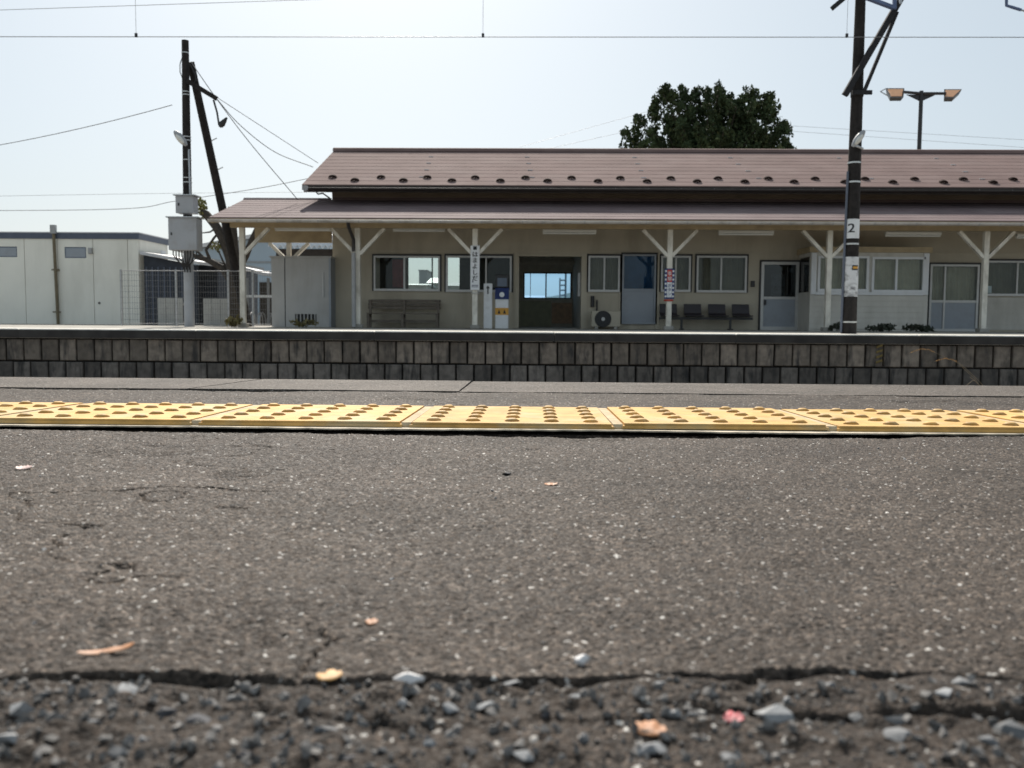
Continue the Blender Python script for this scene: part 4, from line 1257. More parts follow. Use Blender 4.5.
# ------------------------------------------------------------------ poles and wires
def pole_mesh(b, base, top, r0, r1, n=16):
    b.tube([base, base.lerp(top, 0.33), base.lerp(top, 0.66), top], r0, n=n, r2=r1)
def ring(b, c, r, h, n=18):
    b.tube([(c.x, c.y, c.z - h / 2), (c.x, c.y, c.z + h / 2)], r, n=n)

# numbered overhead-line pole on the far platform
Y = 16.0
pb = at(848.5, 331, Y); pt = at(855.5, 40, Y)
px_x = pb.x
P0 = Vector((pb.x, Y, FAR_Z)); P1 = Vector((pb.x + 0.02, Y, 8.2))
op = thing('overhead_line_pole', 'thick dark pole with white number 2 plate standing on the far platform', 'pole', P0)
m_ = MB(); pole_mesh(m_, P0, P1, 0.134, 0.066); m_.build('shaft', 'pole_dark', op)
m_ = MB()
m_.tube([(pb.x - 0.150, Y - 0.05, FAR_Z + 0.02), (pb.x - 0.122, Y - 0.05, at(843, 172, Y).z)], 0.022).build('conduit', 'conduit_dark', op)
def wrap(pole_r, c, z0, z1, a0, a1, extra=0.004, n=14):
    """curved plate hugging the pole; angles from -Y towards +X"""
    vs = []
    for k in range(n + 1):
        a = a0 + (a1 - a0) * k / n
        for z in (z0, z1):
            for r in (pole_r + 0.0005, pole_r + extra):
                vs.append((c.x + r * math.sin(a), c.y - r * math.cos(a), z))
    fs = []
    for k in range(n):
        i = 4 * k
        fs += [(i + 1, i + 5, i + 7, i + 3), (i, i + 2, i + 6, i + 4), (i, i + 4, i + 5, i + 1), (i + 2, i + 3, i + 7, i + 6)]
    fs += [(0, 1, 3, 2), (4 * n, 4 * n + 2, 4 * n + 3, 4 * n + 1)]
    return vs, fs
def pole_r(z): return 0.134 + (0.066 - 0.134) * (z - P0.z) / (P1.z - P0.z)
def zq(py): return at(850, py, Y - 0.15).z
m_ = MB(); m_.add(*wrap(pole_r(zq(238)), P0, zq(238), zq(218.5), -1.3, 1.3)); pl = m_.build('number_plate', 'white_plate', op)
m_ = MB(); text_into(m_, '2', 0.22, pb.x - 0.048, Y - 0.1545 - 0.002, (zq(238) + zq(218.5)) / 2, bold=0.005)
bm = bmesh.new()
bvs = [bm.verts.new(v) for v in m_.v]
for f_ in m_.f:
    try: bm.faces.new([bvs[i] for i in f_])
    except ValueError: pass
bmesh.ops.triangulate(bm, faces=bm.faces[:])
bmesh.ops.subdivide_edges(bm, edges=bm.edges[:], cuts=4, use_grid_fill=True)
m_ = MB(); m_.addbm(bm)
m_.v = [(v[0], Y - math.sqrt(max((pole_r(zq(238)) + 0.006) ** 2 - (v[0] - pb.x) ** 2, 0.0001)) + (v[1] - (Y - 0.1565)) , v[2]) for v in m_.v]
m_.build('number', 'ink', pl)
m_ = MB(); m_.add(*wrap(pole_r(zq(296)), P0, zq(296.5), zq(256.5), -1.45, 1.35)); stk = m_.build('worn_sticker', 'worn_sticker', op)
m_ = MB(); m_.add(*wrap(pole_r(zq(270)) + 0.006, P0, zq(270), zq(265), -0.15, 0.75)); yl = m_.build('black_label', 'ink', stk)
m_ = MB(); m_.add(*wrap(pole_r(zq(270)) + 0.011, P0, zq(268.6), zq(266.4), -0.05, 0.7)); m_.build('yellow_stripe', 'orange_paint', stk)
for py in (243.5, 322, 161.5, 181.0):
    z = zq(py); r_ = pole_r(z)
    m_ = MB(); ring(m_, Vector((pb.x, Y, z)), r_ + 0.006, 0.028); m_.build('band', 'band_steel', op)
# small street lamp head on its side
lz = at(857, 140, Y - 0.2)
m_ = MB(); m_.tube([(pb.x + 0.1, Y - 0.12, at(850, 150, Y).z), (lz.x - 0.01, Y - 0.2, at(853, 148, Y).z)], 0.02); arm = m_.build('lamp_arm', 'galv', op)
def lamp_head(a, b, r, parent):
    """long oval shade with a pale bowl below"""
    a, b = Vector(a), Vector(b)
    m_ = MB(); n = 8
    m_.tube([a.lerp(b, k / n) for k in range(n + 1)], [max(0.012, r * math.sin(math.pi * (0.06 + 0.88 * k / n)) ** 0.6) for k in range(n + 1)], n=12)
    o = m_.build('lamp_head', 'grey_metal', parent)
    d = (b - a).normalized(); side = Vector((0, -1, 0)); 
    m_ = MB()
    off = Vector((0, -r * 0.55, -r * 0.25))
    m_.tube([a.lerp(b, 0.18 + 0.6 * k / 6) + off for k in range(7)], [max(0.01, r * 0.72 * math.sin(math.pi * (0.08 + 0.84 * k / 6)) ** 0.6) for k in range(7)], n=12)
    m_.build('bowl', 'lamp_white', o)
lamp_head(at(852.5, 146.5, Y - 0.25), at(864.5, 130.5, Y - 0.3), 0.062, op)
# bracket braces rising to the cantilever beam
pA, pB = at(845, 95, Y - 0.18), at(893, 12, Y - 0.18)
d_ = (pB - pA)
MB().beam(pA, pA + d_ * 1.75, 0.10, 0.10, up=(0, 1, 0)).build('brace', 'bracket_steel', op)
pA, pB = at(863.5, 93, Y - 0.12), at(897, 12, Y - 0.16)
MB().beam(pA, pB, 0.055, 0.055, up=(0, 1, 0)).build('brace', 'bracket_steel', op)
pA, pB = at(832, 8.5, Y - 0.16), at(842, 0, Y - 0.16)
d_ = pB - pA
MB().beam(pA, pA + d_ * 5, 0.075, 0.075, up=(0, 1, 0)).build('brace', 'bracket_steel', op)
pA, pB = at(870, -1, Y - 0.3), at(894, 8, Y - 0.3)
d_ = pB - pA
MB().beam(pA - d_ * 0.5, pB, 0.05, 0.09, up=(0, 1, 0)).build('bracket', 'blue_steel', op)
pA, pB = at(894.5, 9, Y - 0.3), at(894.5, -40, Y - 0.3)
MB().beam(pA, pB, 0.06, 0.04, up=(0, 1, 0)).build('bracket', 'blue_steel', op)
pA, pB = at(900.5, 4, Y - 0.3), at(901, -40, Y - 0.3)
MB().beam(pA, pB, 0.04, 0.04, up=(0, 1, 0)).build('bracket', 'galv', op)
z = at(852, 94, Y).z
m_ = MB(); ring(m_, Vector((pb.x + 0.01, Y, z)), pole_r(z) + 0.012, 0.09); m_.build('clamp', 'bracket_steel', op)
MB().box(pb.x - 0.12, pb.x + 0.22, Y - 0.15, Y - 0.11, z - 0.04, z + 0.03).build('clamp', 'bracket_steel', op)
MB().box(pb.x - 2.6, pb.x + 2.9, Y - 0.22, Y - 0.10, 7.3, 7.42).build('cantilever_beam', 'bracket_steel', op)

# fragment of a hanging cantilever pipe at the top right corner
Y = 13.2
c0, c1, c2 = at(1006, -60, Y), at(1006.5, 5.5, Y), at(1060, 22, Y)
hp = thing('steady_arm', 'bent blue steel arm of the overhead line at the top right corner', 'overhead arm', c1)
MB().tube([c0, c1.lerp(c0, 0.1), c1, c1.lerp(c2, 0.1), c1.lerp(c2, 0.27)], 0.022).build('arm', 'blue_steel', hp)
MB().tube([c1.lerp(c2, 0.26), c2], 0.013).build('rod', 'galv', hp)

# left utility pole
Y = 20.6
pbx = at(189.5, 320, Y).x
ptz = at(185, 40.5, Y).z
Q0 = Vector((pbx, Y, FAR_Z)); Q1 = Vector((pbx + 0.02, Y, ptz))
up_ = thing('utility_pole', 'dark utility pole carrying grey meter boxes beside the mesh fence', 'pole', Q0)
zb = at(189, 243, Y).z
m_ = MB(); m_.tube([Q0, (pbx, Y, zb)], 0.118, n=18, r2=0.112); m_.build('sleeve', 'grey_metal', up_)
m_ = MB(); m_.tube([(pbx, Y, zb - 0.05), (pbx + 0.01, Y, (zb + ptz) / 2), (pbx + 0.02, Y, ptz)], 0.104, n=16, r2=0.078); m_.build('shaft', 'pole_dark', up_)
def qx(px, py, y=Y): return at(px, py, y).x
def box_on(p0, p1, q0, q1, y0, y1, name, m):
    x0, x1 = qx(p0, q1, y0), qx(p1, q1, y0)
    z0, z1 = at(p0, q1, y0).z, at(p0, q0, y0).z
    o = MB().box(x0, x1, y0, y1, z0, z1, bev=0.01).build(name, m, up_)
    MB().box(x0 - 0.04, x1 + 0.04, y0 - 0.04, y1 + 0.03, z1 + 0.001, z1 + 0.025).build('box_lid', 'galv', o)
    MB().box(x0 + 0.06, x0 + 0.09, y0 - 0.012, y0 - 0.001, (z0 + z1) / 2 - 0.03, (z0 + z1) / 2 + 0.03).build('latch', 'black_steel', o)
    return o
box_on(168.5, 197, 217.5, 250, Y - 0.48, Y - 0.12, 'meter_box', 'grey_metal')
box_on(175.5, 193.5, 195.5, 213, Y - 0.42, Y - 0.12, 'meter_box', 'grey_metal')
MB().box(qx(198, 235), qx(202, 235), Y - 0.35, Y - 0.1, at(200, 249, Y).z, at(200, 220, Y).z).box(qx(194.5, 203), qx(197.5, 203), Y - 0.35, Y - 0.1, at(196, 212, Y).z, at(196, 197, Y).z).build('rear_box', 'black_steel', up_)
m_ = MB()
for k in range(9):
    xa = qx(174 + k * 2.9, 250, Y - 0.2)
    za = at(180, 251, Y - 0.2).z
    xb = pbx + (k - 4) * 0.022
    m_.tube([(xa, Y - 0.25, za + 0.02), (xa, Y - 0.25, za - 0.10 - 0.03 * (k % 3)), ((xa + xb) / 2, Y - 0.2, za - 0.22 - 0.05 * (k % 2)), (xb, Y - 0.13, za - 0.30), (xb, Y - 0.125, za - 0.36 - 0.06 * (k % 3))], 0.014, n=6)
m_.build('cable_bundle', 'cable', up_)
m_ = MB(); xk = pbx + 0.10
m_.tube([(xk, Y - 0.08, at(194, 196, Y).z), (xk - 0.015, Y - 0.08, at(193, 155, Y).z), (xk - 0.02, Y - 0.06, at(193, 150, Y).z)], 0.022)
m_.build('conduit', 'galv', up_)
for py in (53, 92, 95, 137, 140.5, 160, 178, 182.5):
    z = at(187, py, Y).z
    r_ = 0.104 + (0.078 - 0.104) * (z - zb) / (ptz - zb)
    m_ = MB(); ring(m_, Vector((pbx + 0.015, Y, z)), r_ + 0.005, 0.018); m_.build('band', 'band_steel', up_)
arm0 = at(187.5, 81, Y - 0.12); arm1 = Vector(at(216.5, 98.5, Y - 0.12))
MB().beam(arm0, arm1, 0.10, 0.10, up=(0, 1, 0)).build('cross_arm', 'pole_dark', up_)
m_ = MB()
m_.tube([at(190, 64, Y - 0.1), at(195, 74, Y - 0.15), at(196, 80, Y - 0.12), at(193, 84, Y - 0.1)], 0.012, n=6)
m_.tube([at(183, 55, Y - 0.1), at(180, 64, Y - 0.2), at(180, 72, Y - 0.2), at(183, 80, Y - 0.1)], 0.010, n=6)
m_.tube([at(213.5, 100, Y - 0.12), at(217, 112, Y - 0.12), at(219, 125, Y - 0.12), at(222, 127, Y - 0.12), at(226, 121, Y - 0.12)], 0.022, n=6)
m_.build('jumper_cable', 'cable', up_)
m_ = MB(); m_.tube([at(219.5, 127, Y - 0.12), at(222, 124, Y - 0.12), at(227, 117.5, Y - 0.12)], [0.03, 0.075, 0.02], n=10); m_.build('cable_joint', 'cable', up_)
m_ = MB(); m_.tube([(pbx, Y - 0.1, at(188, 141, Y).z), at(184.5, 140, Y - 0.3)], 0.02); m_.build('lamp_arm', 'galv', up_)
lamp_head(at(186.5, 145.5, Y - 0.3), at(174.5, 131, Y - 0.35), 0.085, up_)

# leaning strut of the utility pole
s0, s1 = at(190.5, 62, Y + 0.14), at(224, 216, Y + 1.4)
d_ = (s1 - s0) / (s1.y - s0.y)
foot = s0 + (s1 - s0) * ((s0.z - FAR_Z) / (s0.z - s1.z))
sp_ = thing('pole_strut', 'dark leaning strut pole bracing the utility pole behind the canopy', 'pole', foot)
m_ = MB(); m_.tube([foot, foot.lerp(s0, 0.5), s0], 0.115, n=14, r2=0.085); m_.build('shaft', 'pole_dark', sp_)
m_ = MB()
for t in (0.45, 0.62):
    c = s0.lerp(foot, t * 0.62)
    m_.tube([c, c + Vector((0.22, -0.02, 0.10))], 0.012)
m_.build('step_bolt', 'galv', sp_)

# double-headed floodlight behind the roof
Y = 31.0
fx = at(919.5, 140, Y).x
ft = at(921, 91, Y).z
fl = thing('floodlight_pole', 'black twin-headed floodlight pole rising behind the roof', 'floodlight', (fx, Y, -0.25))
m_ = MB(); m_.tube([(fx, Y, -0.25), (fx, Y, ft)], 0.085, n=14, r2=0.065); m_.build('shaft', 'black_steel', fl)
m_ = MB()
m_.tube([at(903, 92, Y - 0.1), (fx, Y, at(920, 93.5, Y).z), at(946, 93.5, Y - 0.1)], 0.05, n=8)
m_.add([(fx - 0.5, Y, ft - 0.12), (fx + 0.5, Y, ft - 0.12), (fx + 0.07, Y, ft - 0.32), (fx - 0.07, Y, ft - 0.32), (fx - 0.5, Y + 0.03, ft - 0.12), (fx + 0.5, Y + 0.03, ft - 0.12), (fx + 0.07, Y + 0.03, ft - 0.32), (fx - 0.07, Y + 0.03, ft - 0.32)],
       [(0, 1, 2, 3), (7, 6, 5, 4), (0, 4, 5, 1), (1, 5, 6, 2), (2, 6, 7, 3), (3, 7, 4, 0)])
m_.build('cross_bar', 'black_steel', fl)
def flood(q):      # q: pixel corners of the lens, front-lower edge first
    lens = [at(px, py, yy) for px, py, yy in q]
    c_ = sum(lens, Vector()) / 4
    full = lens
    lens = [c_ + (p - c_) * 0.84 for p in full]
    n_ = (lens[1] - lens[0]).cross(lens[3] - lens[0]).normalized()
    if n_.y > 0: n_ = -n_
    c_ = sum(lens, Vector()) / 4
    m_ = MB()
    fr_ = [c_ + Vector(((p.x - c_.x) * 1.22, (p.y - c_.y) * 1.3, (p.z - c_.z) * 1.3)) for p in lens]
    bk = [c_ + (p - c_) * 1.0 - n_ * 0.16 for p in lens]
    m_.add(fr_ + bk, [(0, 1, 2, 3), (7, 6, 5, 4), (0, 4, 5, 1), (1, 5, 6, 2), (2, 6, 7, 3), (3, 7, 4, 0)])
    o = m_.build('head', 'black_steel', fl)
    m_ = MB(); m_.add([p + n_ * 0.006 for p in lens] + [p + n_ * 0.001 for p in lens], [(0, 1, 2, 3), (7, 6, 5, 4), (0, 4, 5, 1), (1, 5, 6, 2), (2, 6, 7, 3), (3, 7, 4, 0)])
    m_.build('lens', 'amber_lens', o)
flood([(890, 97, Y - 0.30), (903, 97, Y - 0.30), (904.5, 88.5, Y + 0.30), (886, 88.5, Y + 0.30)])
flood([(944, 97.5, Y - 0.30), (953.5, 97.5, Y - 0.30), (962, 89.5, Y + 0.30), (944.5, 89.5, Y + 0.30)])
MB().tube([at(886, 88.5, Y), at(880.5, 91.5, Y - 0.2), at(888, 96, Y - 0.3)], 0.02).build('visor', 'galv', fl)

# wires
def wire(label, pts, r=0.012, m='wire_grey', group=None, sag=0.0, name='overhead_wire'):
    P = []
    pts = [Vector(p) for p in pts]
    ext = [pts[0] * 2 - pts[1]] + pts + [pts[-1] * 2 - pts[-2]]
    for i in range(1, len(ext) - 2):
        p0, p1, p2, p3 = ext[i - 1:i + 3]
        m1, m2 = (p2 - p0) * 0.5, (p3 - p1) * 0.5
        if (p1 - p0).length < 1e-6: m1 = p2 - p1
        for k in range(12):
            t = k / 12
            q = p1 * (2 * t ** 3 - 3 * t * t + 1) + m1 * (t ** 3 - 2 * t * t + t) + p2 * (3 * t * t - 2 * t ** 3) + m2 * (t ** 3 - t * t)
            P.append(q - Vector((0, 0, sag * 4 * t * (1 - t))))
    P.append(pts[-1])
    mid = P[len(P) // 2]
    t = thing(name, label, 'wire', mid, group)
    MB().tube(P, r, n=5).build('cable', m, t)
    return t
Y = 13.2
cwz = at(512, 37.0, Y).z
cw = thing('contact_wire', 'straight overhead contact wire running across the sky the full width', 'wire', (0, Y, cwz))
MB().tube([(-40, Y, cwz), (0, Y, cwz), (40, Y, cwz)], 0.0055, n=6).build('cable', 'wire_grey', cw)
for px in (136, 483, 847):
    x = at(px, 30, Y).x
    dr_ = MB().tube([(x, Y, cwz), (x, Y, cwz + 1.6)], 0.0028, n=5).build('dropper', 'wire_grey', cw)
    MB().box(x - 0.018, x + 0.018, Y - 0.012, Y + 0.012, cwz - 0.005, cwz + 0.05).build('clip', 'ink', dr_)
wire('thin feeder wire sloping out of the top left corner', [at(-60, 12, 12.5), at(330, -1, 12.5)], 0.0035)
LP = 20.6
wire('sagging cable from the left edge up to the utility pole lamp', [at(-80, 157, LP + 3), at(172, 105, LP)], 0.009, 'wire_grey', sag=0.12)
wire('upper of two faint wires behind the prefab roof', [at(-60, 197, 34), at(200, 193, 34), at(420, 192, 34)], 0.006)
wire('lower sagging wire above the prefab, rising to the right of the pole', [at(-60, 211, 27), at(120, 209, 27), at(176, 201, 27), at(260, 188, 27), at(320, 176, 27)], 0.010, 'wire_grey')
wire('cable from the utility pole top to the roof verge', [at(191, 62, LP), at(216, 98, LP), at(250, 143, LP + 0.6), at(298, 200, LP + 1.4)], 0.010, 'wire_grey')
wire('sagging service cable from the cross arm to the main roof', [at(216, 98, LP), at(240, 125, LP + 1), at(275, 152, LP + 1.8), at(313, 167, LP + 2.6)], 0.010, 'wire_grey')
wire('thin straight wire from the cross arm over the roof', [at(218, 98, LP), at(318, 163, LP + 3)], 0.008)
for k, (a, b, c, d2) in enumerate(((520, 147, 660, 108), (520, 155, 660, 124))):
    wire(('upper' if k == 0 else 'lower') + ' faint wire rising towards the left side of the big tree', [at(a, b, 46), at(c, d2, 46)], 0.007)
for k, (a, b, c, d2) in enumerate(((760, 124, 1060, 142), (760, 129, 1060, 150))):
    wire(('upper' if k == 0 else 'lower') + ' faint wire descending right of the big tree behind the floodlight', [at(a, b, 46), at(c, d2, 46)], 0.007)

# ------------------------------------------------------------------ trees
r_ = random.Random(11)
Y = 35.0
sc_ = Y / FPX
tc_ = at(708, 150, Y)
tr = thing('evergreen_tree', 'broad dark evergreen tree rising behind the station roof', 'tree', (tc_.x, Y, -0.25))
m_ = MB()
m_.tube([(tc_.x, Y, -0.25), (tc_.x + 0.1, Y, 1.5), (tc_.x - 0.05, Y + 0.1, 3.2), (tc_.x, Y, 5.0)], [0.38, 0.30, 0.25, 0.18], n=12)
cl = []
prof_px = [(626, 128), (640, 112), (652, 97), (662, 86), (668, 82), (683, 84), (694, 86), (710, 86), (719, 82), (731, 92), (744, 95), (755, 88), (764, 94), (771, 92), (773, 108), (736, 99), (748, 101), (725, 93), (701, 96), (741, 110), (783, 118), (788, 135), (634, 142), (628, 150), (790, 147)]
base_c = Vector((tc_.x, Y, tc_.z - 0.6))
for (px, py) in prof_px:                                   # upright leafy sprays round the outline
    p = at(px, py + 6, Y + r_.uniform(-0.8, 0.8))
    cl.append((p + Vector((r_.uniform(-0.15, 0.15), 0, r_.uniform(-0.25, 0.05))), (r_.uniform(0.12, 0.26), 0.22, r_.uniform(0.18, 0.3)), 55))
    cl.append((p + Vector((r_.uniform(-0.1, 0.1), 0, -0.4)), (0.3, 0.3, 0.35), 90))
hub = Vector((tc_.x, Y, tc_.z - 2.3))
ends = []
for (px, py) in prof_px:
    ends.append(at(px, py + 5, Y + r_.uniform(-1.0, 1.0)))
for k in range(64):
    u = r_.uniform(0, 2 * math.pi); v = math.acos(r_.uniform(0.0, 1))
    ends.append(base_c + Vector((math.cos(u) * math.sin(v) * 2.9, math.sin(u) * math.sin(v) * 2.5, math.cos(v) * r_.uniform(2.1, 2.75) - 0.2)))
for e_ in ends:                                            # limbs that fan out, leafy along their outer half
    mid = hub.lerp(e_, 0.5) + Vector((r_.uniform(-0.15, 0.15), r_.uniform(-0.15, 0.15), 0.12))
    m_.tube([hub + Vector((r_.uniform(-0.1, 0.1), 0, r_.uniform(-0.8, 0.2))), mid, e_], [0.07, 0.04, 0.012], n=6)
    for t in (0.5, 0.62, 0.73, 0.83, 0.92, 1.0):
        q_ = mid.lerp(e_, (t - 0.5) * 2) + Vector((r_.uniform(-0.12, 0.12), r_.uniform(-0.12, 0.12), r_.uniform(-0.08, 0.08)))
        rr_ = 0.40 - 0.24 * t * t + r_.uniform(-0.03, 0.05)
        cl.append((q_, (rr_, rr_, rr_ * 0.85), int(34 + 190 * rr_ * rr_)))
spr = []
for k in range(40):                                        # thin shoots that stick out of the crown
    u = r_.uniform(0, 2 * math.pi); v = math.acos(r_.uniform(-0.1, 1))
    a = base_c + Vector((math.cos(u) * math.sin(v) * 2.7, math.sin(u) * math.sin(v) * 2.2, math.cos(v) * 2.6))
    b = a + Vector((math.cos(u) * 0.35 * math.sin(v) + r_.uniform(-0.1, 0.1), r_.uniform(-0.2, 0.2), r_.uniform(0.25, 0.6)))
    m_.tube([a, a.lerp(b, 0.5) + Vector((0.03, 0, 0)), b], [0.02, 0.013, 0.006], n=5)
    spr.append((a, b))
m_.build('trunk', 'bark', tr)
m_ = MB()
for a, b in spr:
    for t in (0.25, 0.6, 0.95):
        leaves(m_, r_, a.lerp(b, t), (0.13, 0.13, 0.13), 26, 0.07, 1.9)
for p, rad, n in cl:
    leaves(m_, r_, p, rad, int(n * 1.35), 0.085, 1.9)
m_.build('crown', 'leaf_dark', tr)
m_ = MB()
for p, rad, n in cl:
    if r_.random() < 0.55:
        leaves(m_, r_, p + Vector((0, 0, rad[2] * 0.3)), rad, int(n * 0.3), 0.085, 1.9)
m_.build('sunlit_foliage', 'leaf_sunlit', tr)  # scattered leaves in the painted sunlit green

r_ = random.Random(5)
Y = 24.6
lt = thing('pollarded_tree', 'gnarled nearly bare tree behind the mesh fence at the canopy end', 'tree', (at(236, 320, Y).x, Y, FAR_Z))
m_ = MB()
def limb(pxs, r0, r1, y=Y, dy=0.0):
    pts = [at(a, b, y + dy * i) for i, (a, b) in enumerate(pxs)]
    rs = [r0 + (r1 - r0) * i / (len(pts) - 1) for i in range(len(pts))]
    m_.tube(pts, rs, n=10)
limb([(237, 330), (236, 300), (234, 270), (232, 250), (231, 232), (230, 212)], 0.24, 0.15)
limb([(232, 262), (224, 240), (216, 226), (206, 214), (201, 212)], 0.15, 0.10)
limb([(232, 282), (222, 268), (208, 260), (198, 257), (190, 254)], 0.11, 0.05)
limb([(210, 260), (206, 250), (214, 238), (219, 232)], 0.05, 0.025)
limb([(204, 258), (196, 250), (188, 236)], 0.04, 0.02, dy=0.05)
limb([(235, 275), (246, 255), (252, 240), (258, 226)], 0.12, 0.07)
limb([(216, 228), (210, 232), (202, 233)], 0.03, 0.015)
limb([(226, 268), (219, 252), (213, 246)], 0.03, 0.01)
m_.build('trunk', 'bark', lt)
m_ = MB()
leaves(m_, r_, at(201, 206, Y), (0.16, 0.18, 0.22), 110, 0.07)
leaves(m_, r_, at(203, 214, Y), (0.12, 0.14, 0.12), 50, 0.06)
leaves(m_, r_, at(216, 247, Y), (0.22, 0.2, 0.14), 50, 0.06)
leaves(m_, r_, at(230, 209, Y), (0.15, 0.2, 0.16), 30, 0.06)
m_.build('crown', 'leaf_yellow', lt)

# ------------------------------------------------------------------ left side: prefab, fence, sheds
Y = 26.0
x1_ = at(139.5, 290, Y).x
x0_ = at(-75, 290, Y).x
ztop, ztrim = at(100, 232.5, Y).z, at(100, 239, Y).z
pf = thing('prefab_building', 'pale grey prefabricated panel hut with dark blue roof trim', 'building', ((x0_ + x1_) / 2, Y, FAR_Z))
seams = [at(p, 290, Y).x for p in (-44, -10, 25.5, 58.5, 94, 128.5)]
YB = Y + 2.1
wins = [(at(-4, 250, Y).x, at(17, 250, Y).x, at(5, 257, Y).z, at(5, 246.5, Y).z), (at(64.5, 250, Y).x, at(86, 250, Y).x, at(75, 258, Y).z, at(75, 247, Y).z)]
edges = [x0_] + seams + [x1_]
for a, b in zip(edges, edges[1:]):
    m_ = MB()
    wall_open(m_, a + 0.008, b - 0.008, FAR_Z, ztrim - 0.001, Y, Y + 0.05, [w_ for w_ in wins if w_[0] >= a - 0.2 and w_[1] <= b + 0.2])
    m_.build('wall_panel', 'prefab_wall', pf)
m_ = MB(); m_.box(x0_ + 0.02, x1_ - 0.06, Y + 0.051, Y + 0.06, FAR_Z, ztrim); m_.build('panel_joint', 'prefab_seam', pf)
for w_ in wins:
    o = MB().box(w_[0], w_[1], Y + 0.02, Y + 0.03, w_[2], w_[3]).build('window', 'screen_grey', pf)
    MB().box(w_[0] + 0.03, w_[1] - 0.03, Y + 0.012, Y + 0.018, w_[2] + 0.03, w_[3] - 0.03).build('pane', 'alu_panel', o)
MB().box(x1_ - 0.05, x1_, Y + 0.061, YB, FAR_Z, ztrim).build('end_wall', 'prefab_wall', pf)
MB().box(x1_ + 0.001, x1_ + 0.02, YB - 0.55, YB - 0.2, ztrim - 0.55, ztrim - 0.2).build('vent_hood', 'white_plate', pf)
MB().box(x0_, x1_ - 0.051, YB - 0.05, YB, FAR_Z, ztrim).build('rear_wall', 'prefab_wall', pf)
MB().box(x0_ - 0.05, x1_ + 0.03, Y - 0.03, YB + 0.05, ztrim, ztop - 0.02).build('roof_trim', 'prefab_trim', pf)
MB().box(x0_ - 0.06, x1_ + 0.04, Y - 0.04, YB + 0.06, ztop - 0.019, ztop + 0.01).build('roof_sheet', 'shed_roof', pf)
xd = at(57, 290, Y).x
dp = MB().tube([(xd + 0.06, Y - 0.1, FAR_Z), (xd, Y - 0.1, ztop)], 0.045).build('drain_pipe', 'drain_brown', pf)
MB().box(xd - 0.07, xd + 0.07, Y - 0.17, Y - 0.041, ztop - 0.05, ztop + 0.2).build('hopper', 'pipe_grey', dp)
for k in range(2):
    zz_ = at(57, 270 + k * 42, Y).z
    MB().box(xd - 0.07, xd + 0.10, Y - 0.15, Y - 0.001, zz_ - 0.02, zz_ + 0.02).build('pipe_clip', 'drain_brown', dp)
MB().box(at(91, 251, Y).x - 0.05, at(91, 251, Y).x + 0.05, Y - 0.09, Y - 0.001, at(91, 254, Y).z, at(91, 248, Y).z, bev=0.01).build('wall_lamp', 'pipe_grey', pf)
MB().disc((at(99.5, 303, Y).x, Y - 0.03, at(99.5, 303, Y).z), 0.03, y1=Y - 0.001).build('door_knob', 'black_steel', pf)

# mesh fence
Y = 22.3
fx0, fx1 = at(121, 300, Y).x, at(271, 300, Y).x
fzt = at(200, 271, Y).z
fe = thing('mesh_fence', 'galvanised wire mesh fence beside the prefab hut', 'fence', ((fx0 + fx1) / 2, Y, FAR_Z))
for px in (121.5, 176.5, 228.5, 253):
    x = at(px, 300, Y).x
    MB().tube([(x, Y, FAR_Z), (x, Y, fzt + 0.03)], 0.028, n=10).build('fence_post', 'galv', fe)
MB().tube([(fx0, Y - 0.03, fzt), (fx1, Y - 0.03, fzt)], 0.011, n=6).tube([(fx0, Y - 0.03, FAR_Z + 0.06), (fx1, Y - 0.03, FAR_Z + 0.06)], 0.008, n=6).build('rail', 'pipe_grey', fe)
m_ = MB()
x = fx0
while x < fx1:
    m_.box(x, x + 0.004, Y - 0.033, Y - 0.029, FAR_Z + 0.05, fzt)
    x += 0.06
z = FAR_Z + 0.15
while z < fzt:
    m_.box(fx0, fx1, Y - 0.040, Y - 0.0335, z, z + 0.006)
    z += 0.14
m_.build('wire_mesh', 'mesh_wire', fe, kind='stuff')

# carport behind the fence: sloped pale roof, dark front sheet as deep shade, white boards
Y = 26.25
a0, a1 = x1_ + 0.06, at(199, 300, Y).x
cp = thing('carport', 'open shed with pale sloping roof and deep shade beside the prefab hut', 'shed', ((a0 + a1) / 2, Y, -0.25))
zr0 = at(150, 260, Y).z
m_ = MB(); m_.add([(a0, Y - 0.3, at(140, 252, Y).z), (a1 + 0.1, Y - 0.3, at(200, 262, Y).z), (a1 + 0.1, Y + 1.9, at(200, 262, Y).z + 0.04), (a0, Y + 1.9, at(140, 252, Y).z + 0.04)] +
      [(a0, Y - 0.3, at(140, 252, Y).z - 0.09), (a1 + 0.1, Y - 0.3, at(200, 262, Y).z - 0.09), (a1 + 0.1, Y + 1.9, at(200, 262, Y).z - 0.05), (a0, Y + 1.9, at(140, 252, Y).z - 0.05)],
      [(0, 1, 2, 3), (7, 6, 5, 4), (0, 4, 5, 1), (1, 5, 6, 2), (2, 6, 7, 3), (3, 7, 4, 0)])
m_.build('roof_sheet', 'shed_roof', cp)
MB().box(a0, a1, Y + 1.6, Y + 1.65, -0.25, at(200, 262, Y).z).build('rear_wall', 'shed_navy', cp)
MB().prism([(a0 + 0.02, -0.25), (a1, -0.25), (a1, at(200, 262, Y).z - 0.1), (a0 + 0.02, at(140, 252, Y).z - 0.1)], Y - 0.1, Y - 0.05).build('front_wall', 'shed_navy', cp)  # navy sheet closes the open front, standing in for the shade inside
for k in range(9):
    xk = a0 + 0.1 + (a1 - a0 - 0.2) * k / 8
    MB().box(xk - 0.02, xk + 0.02, Y - 0.125, Y - 0.101, -0.2, at(200, 264, Y).z - 0.1).build('front_sheet_batten', 'prefab_trim', cp)
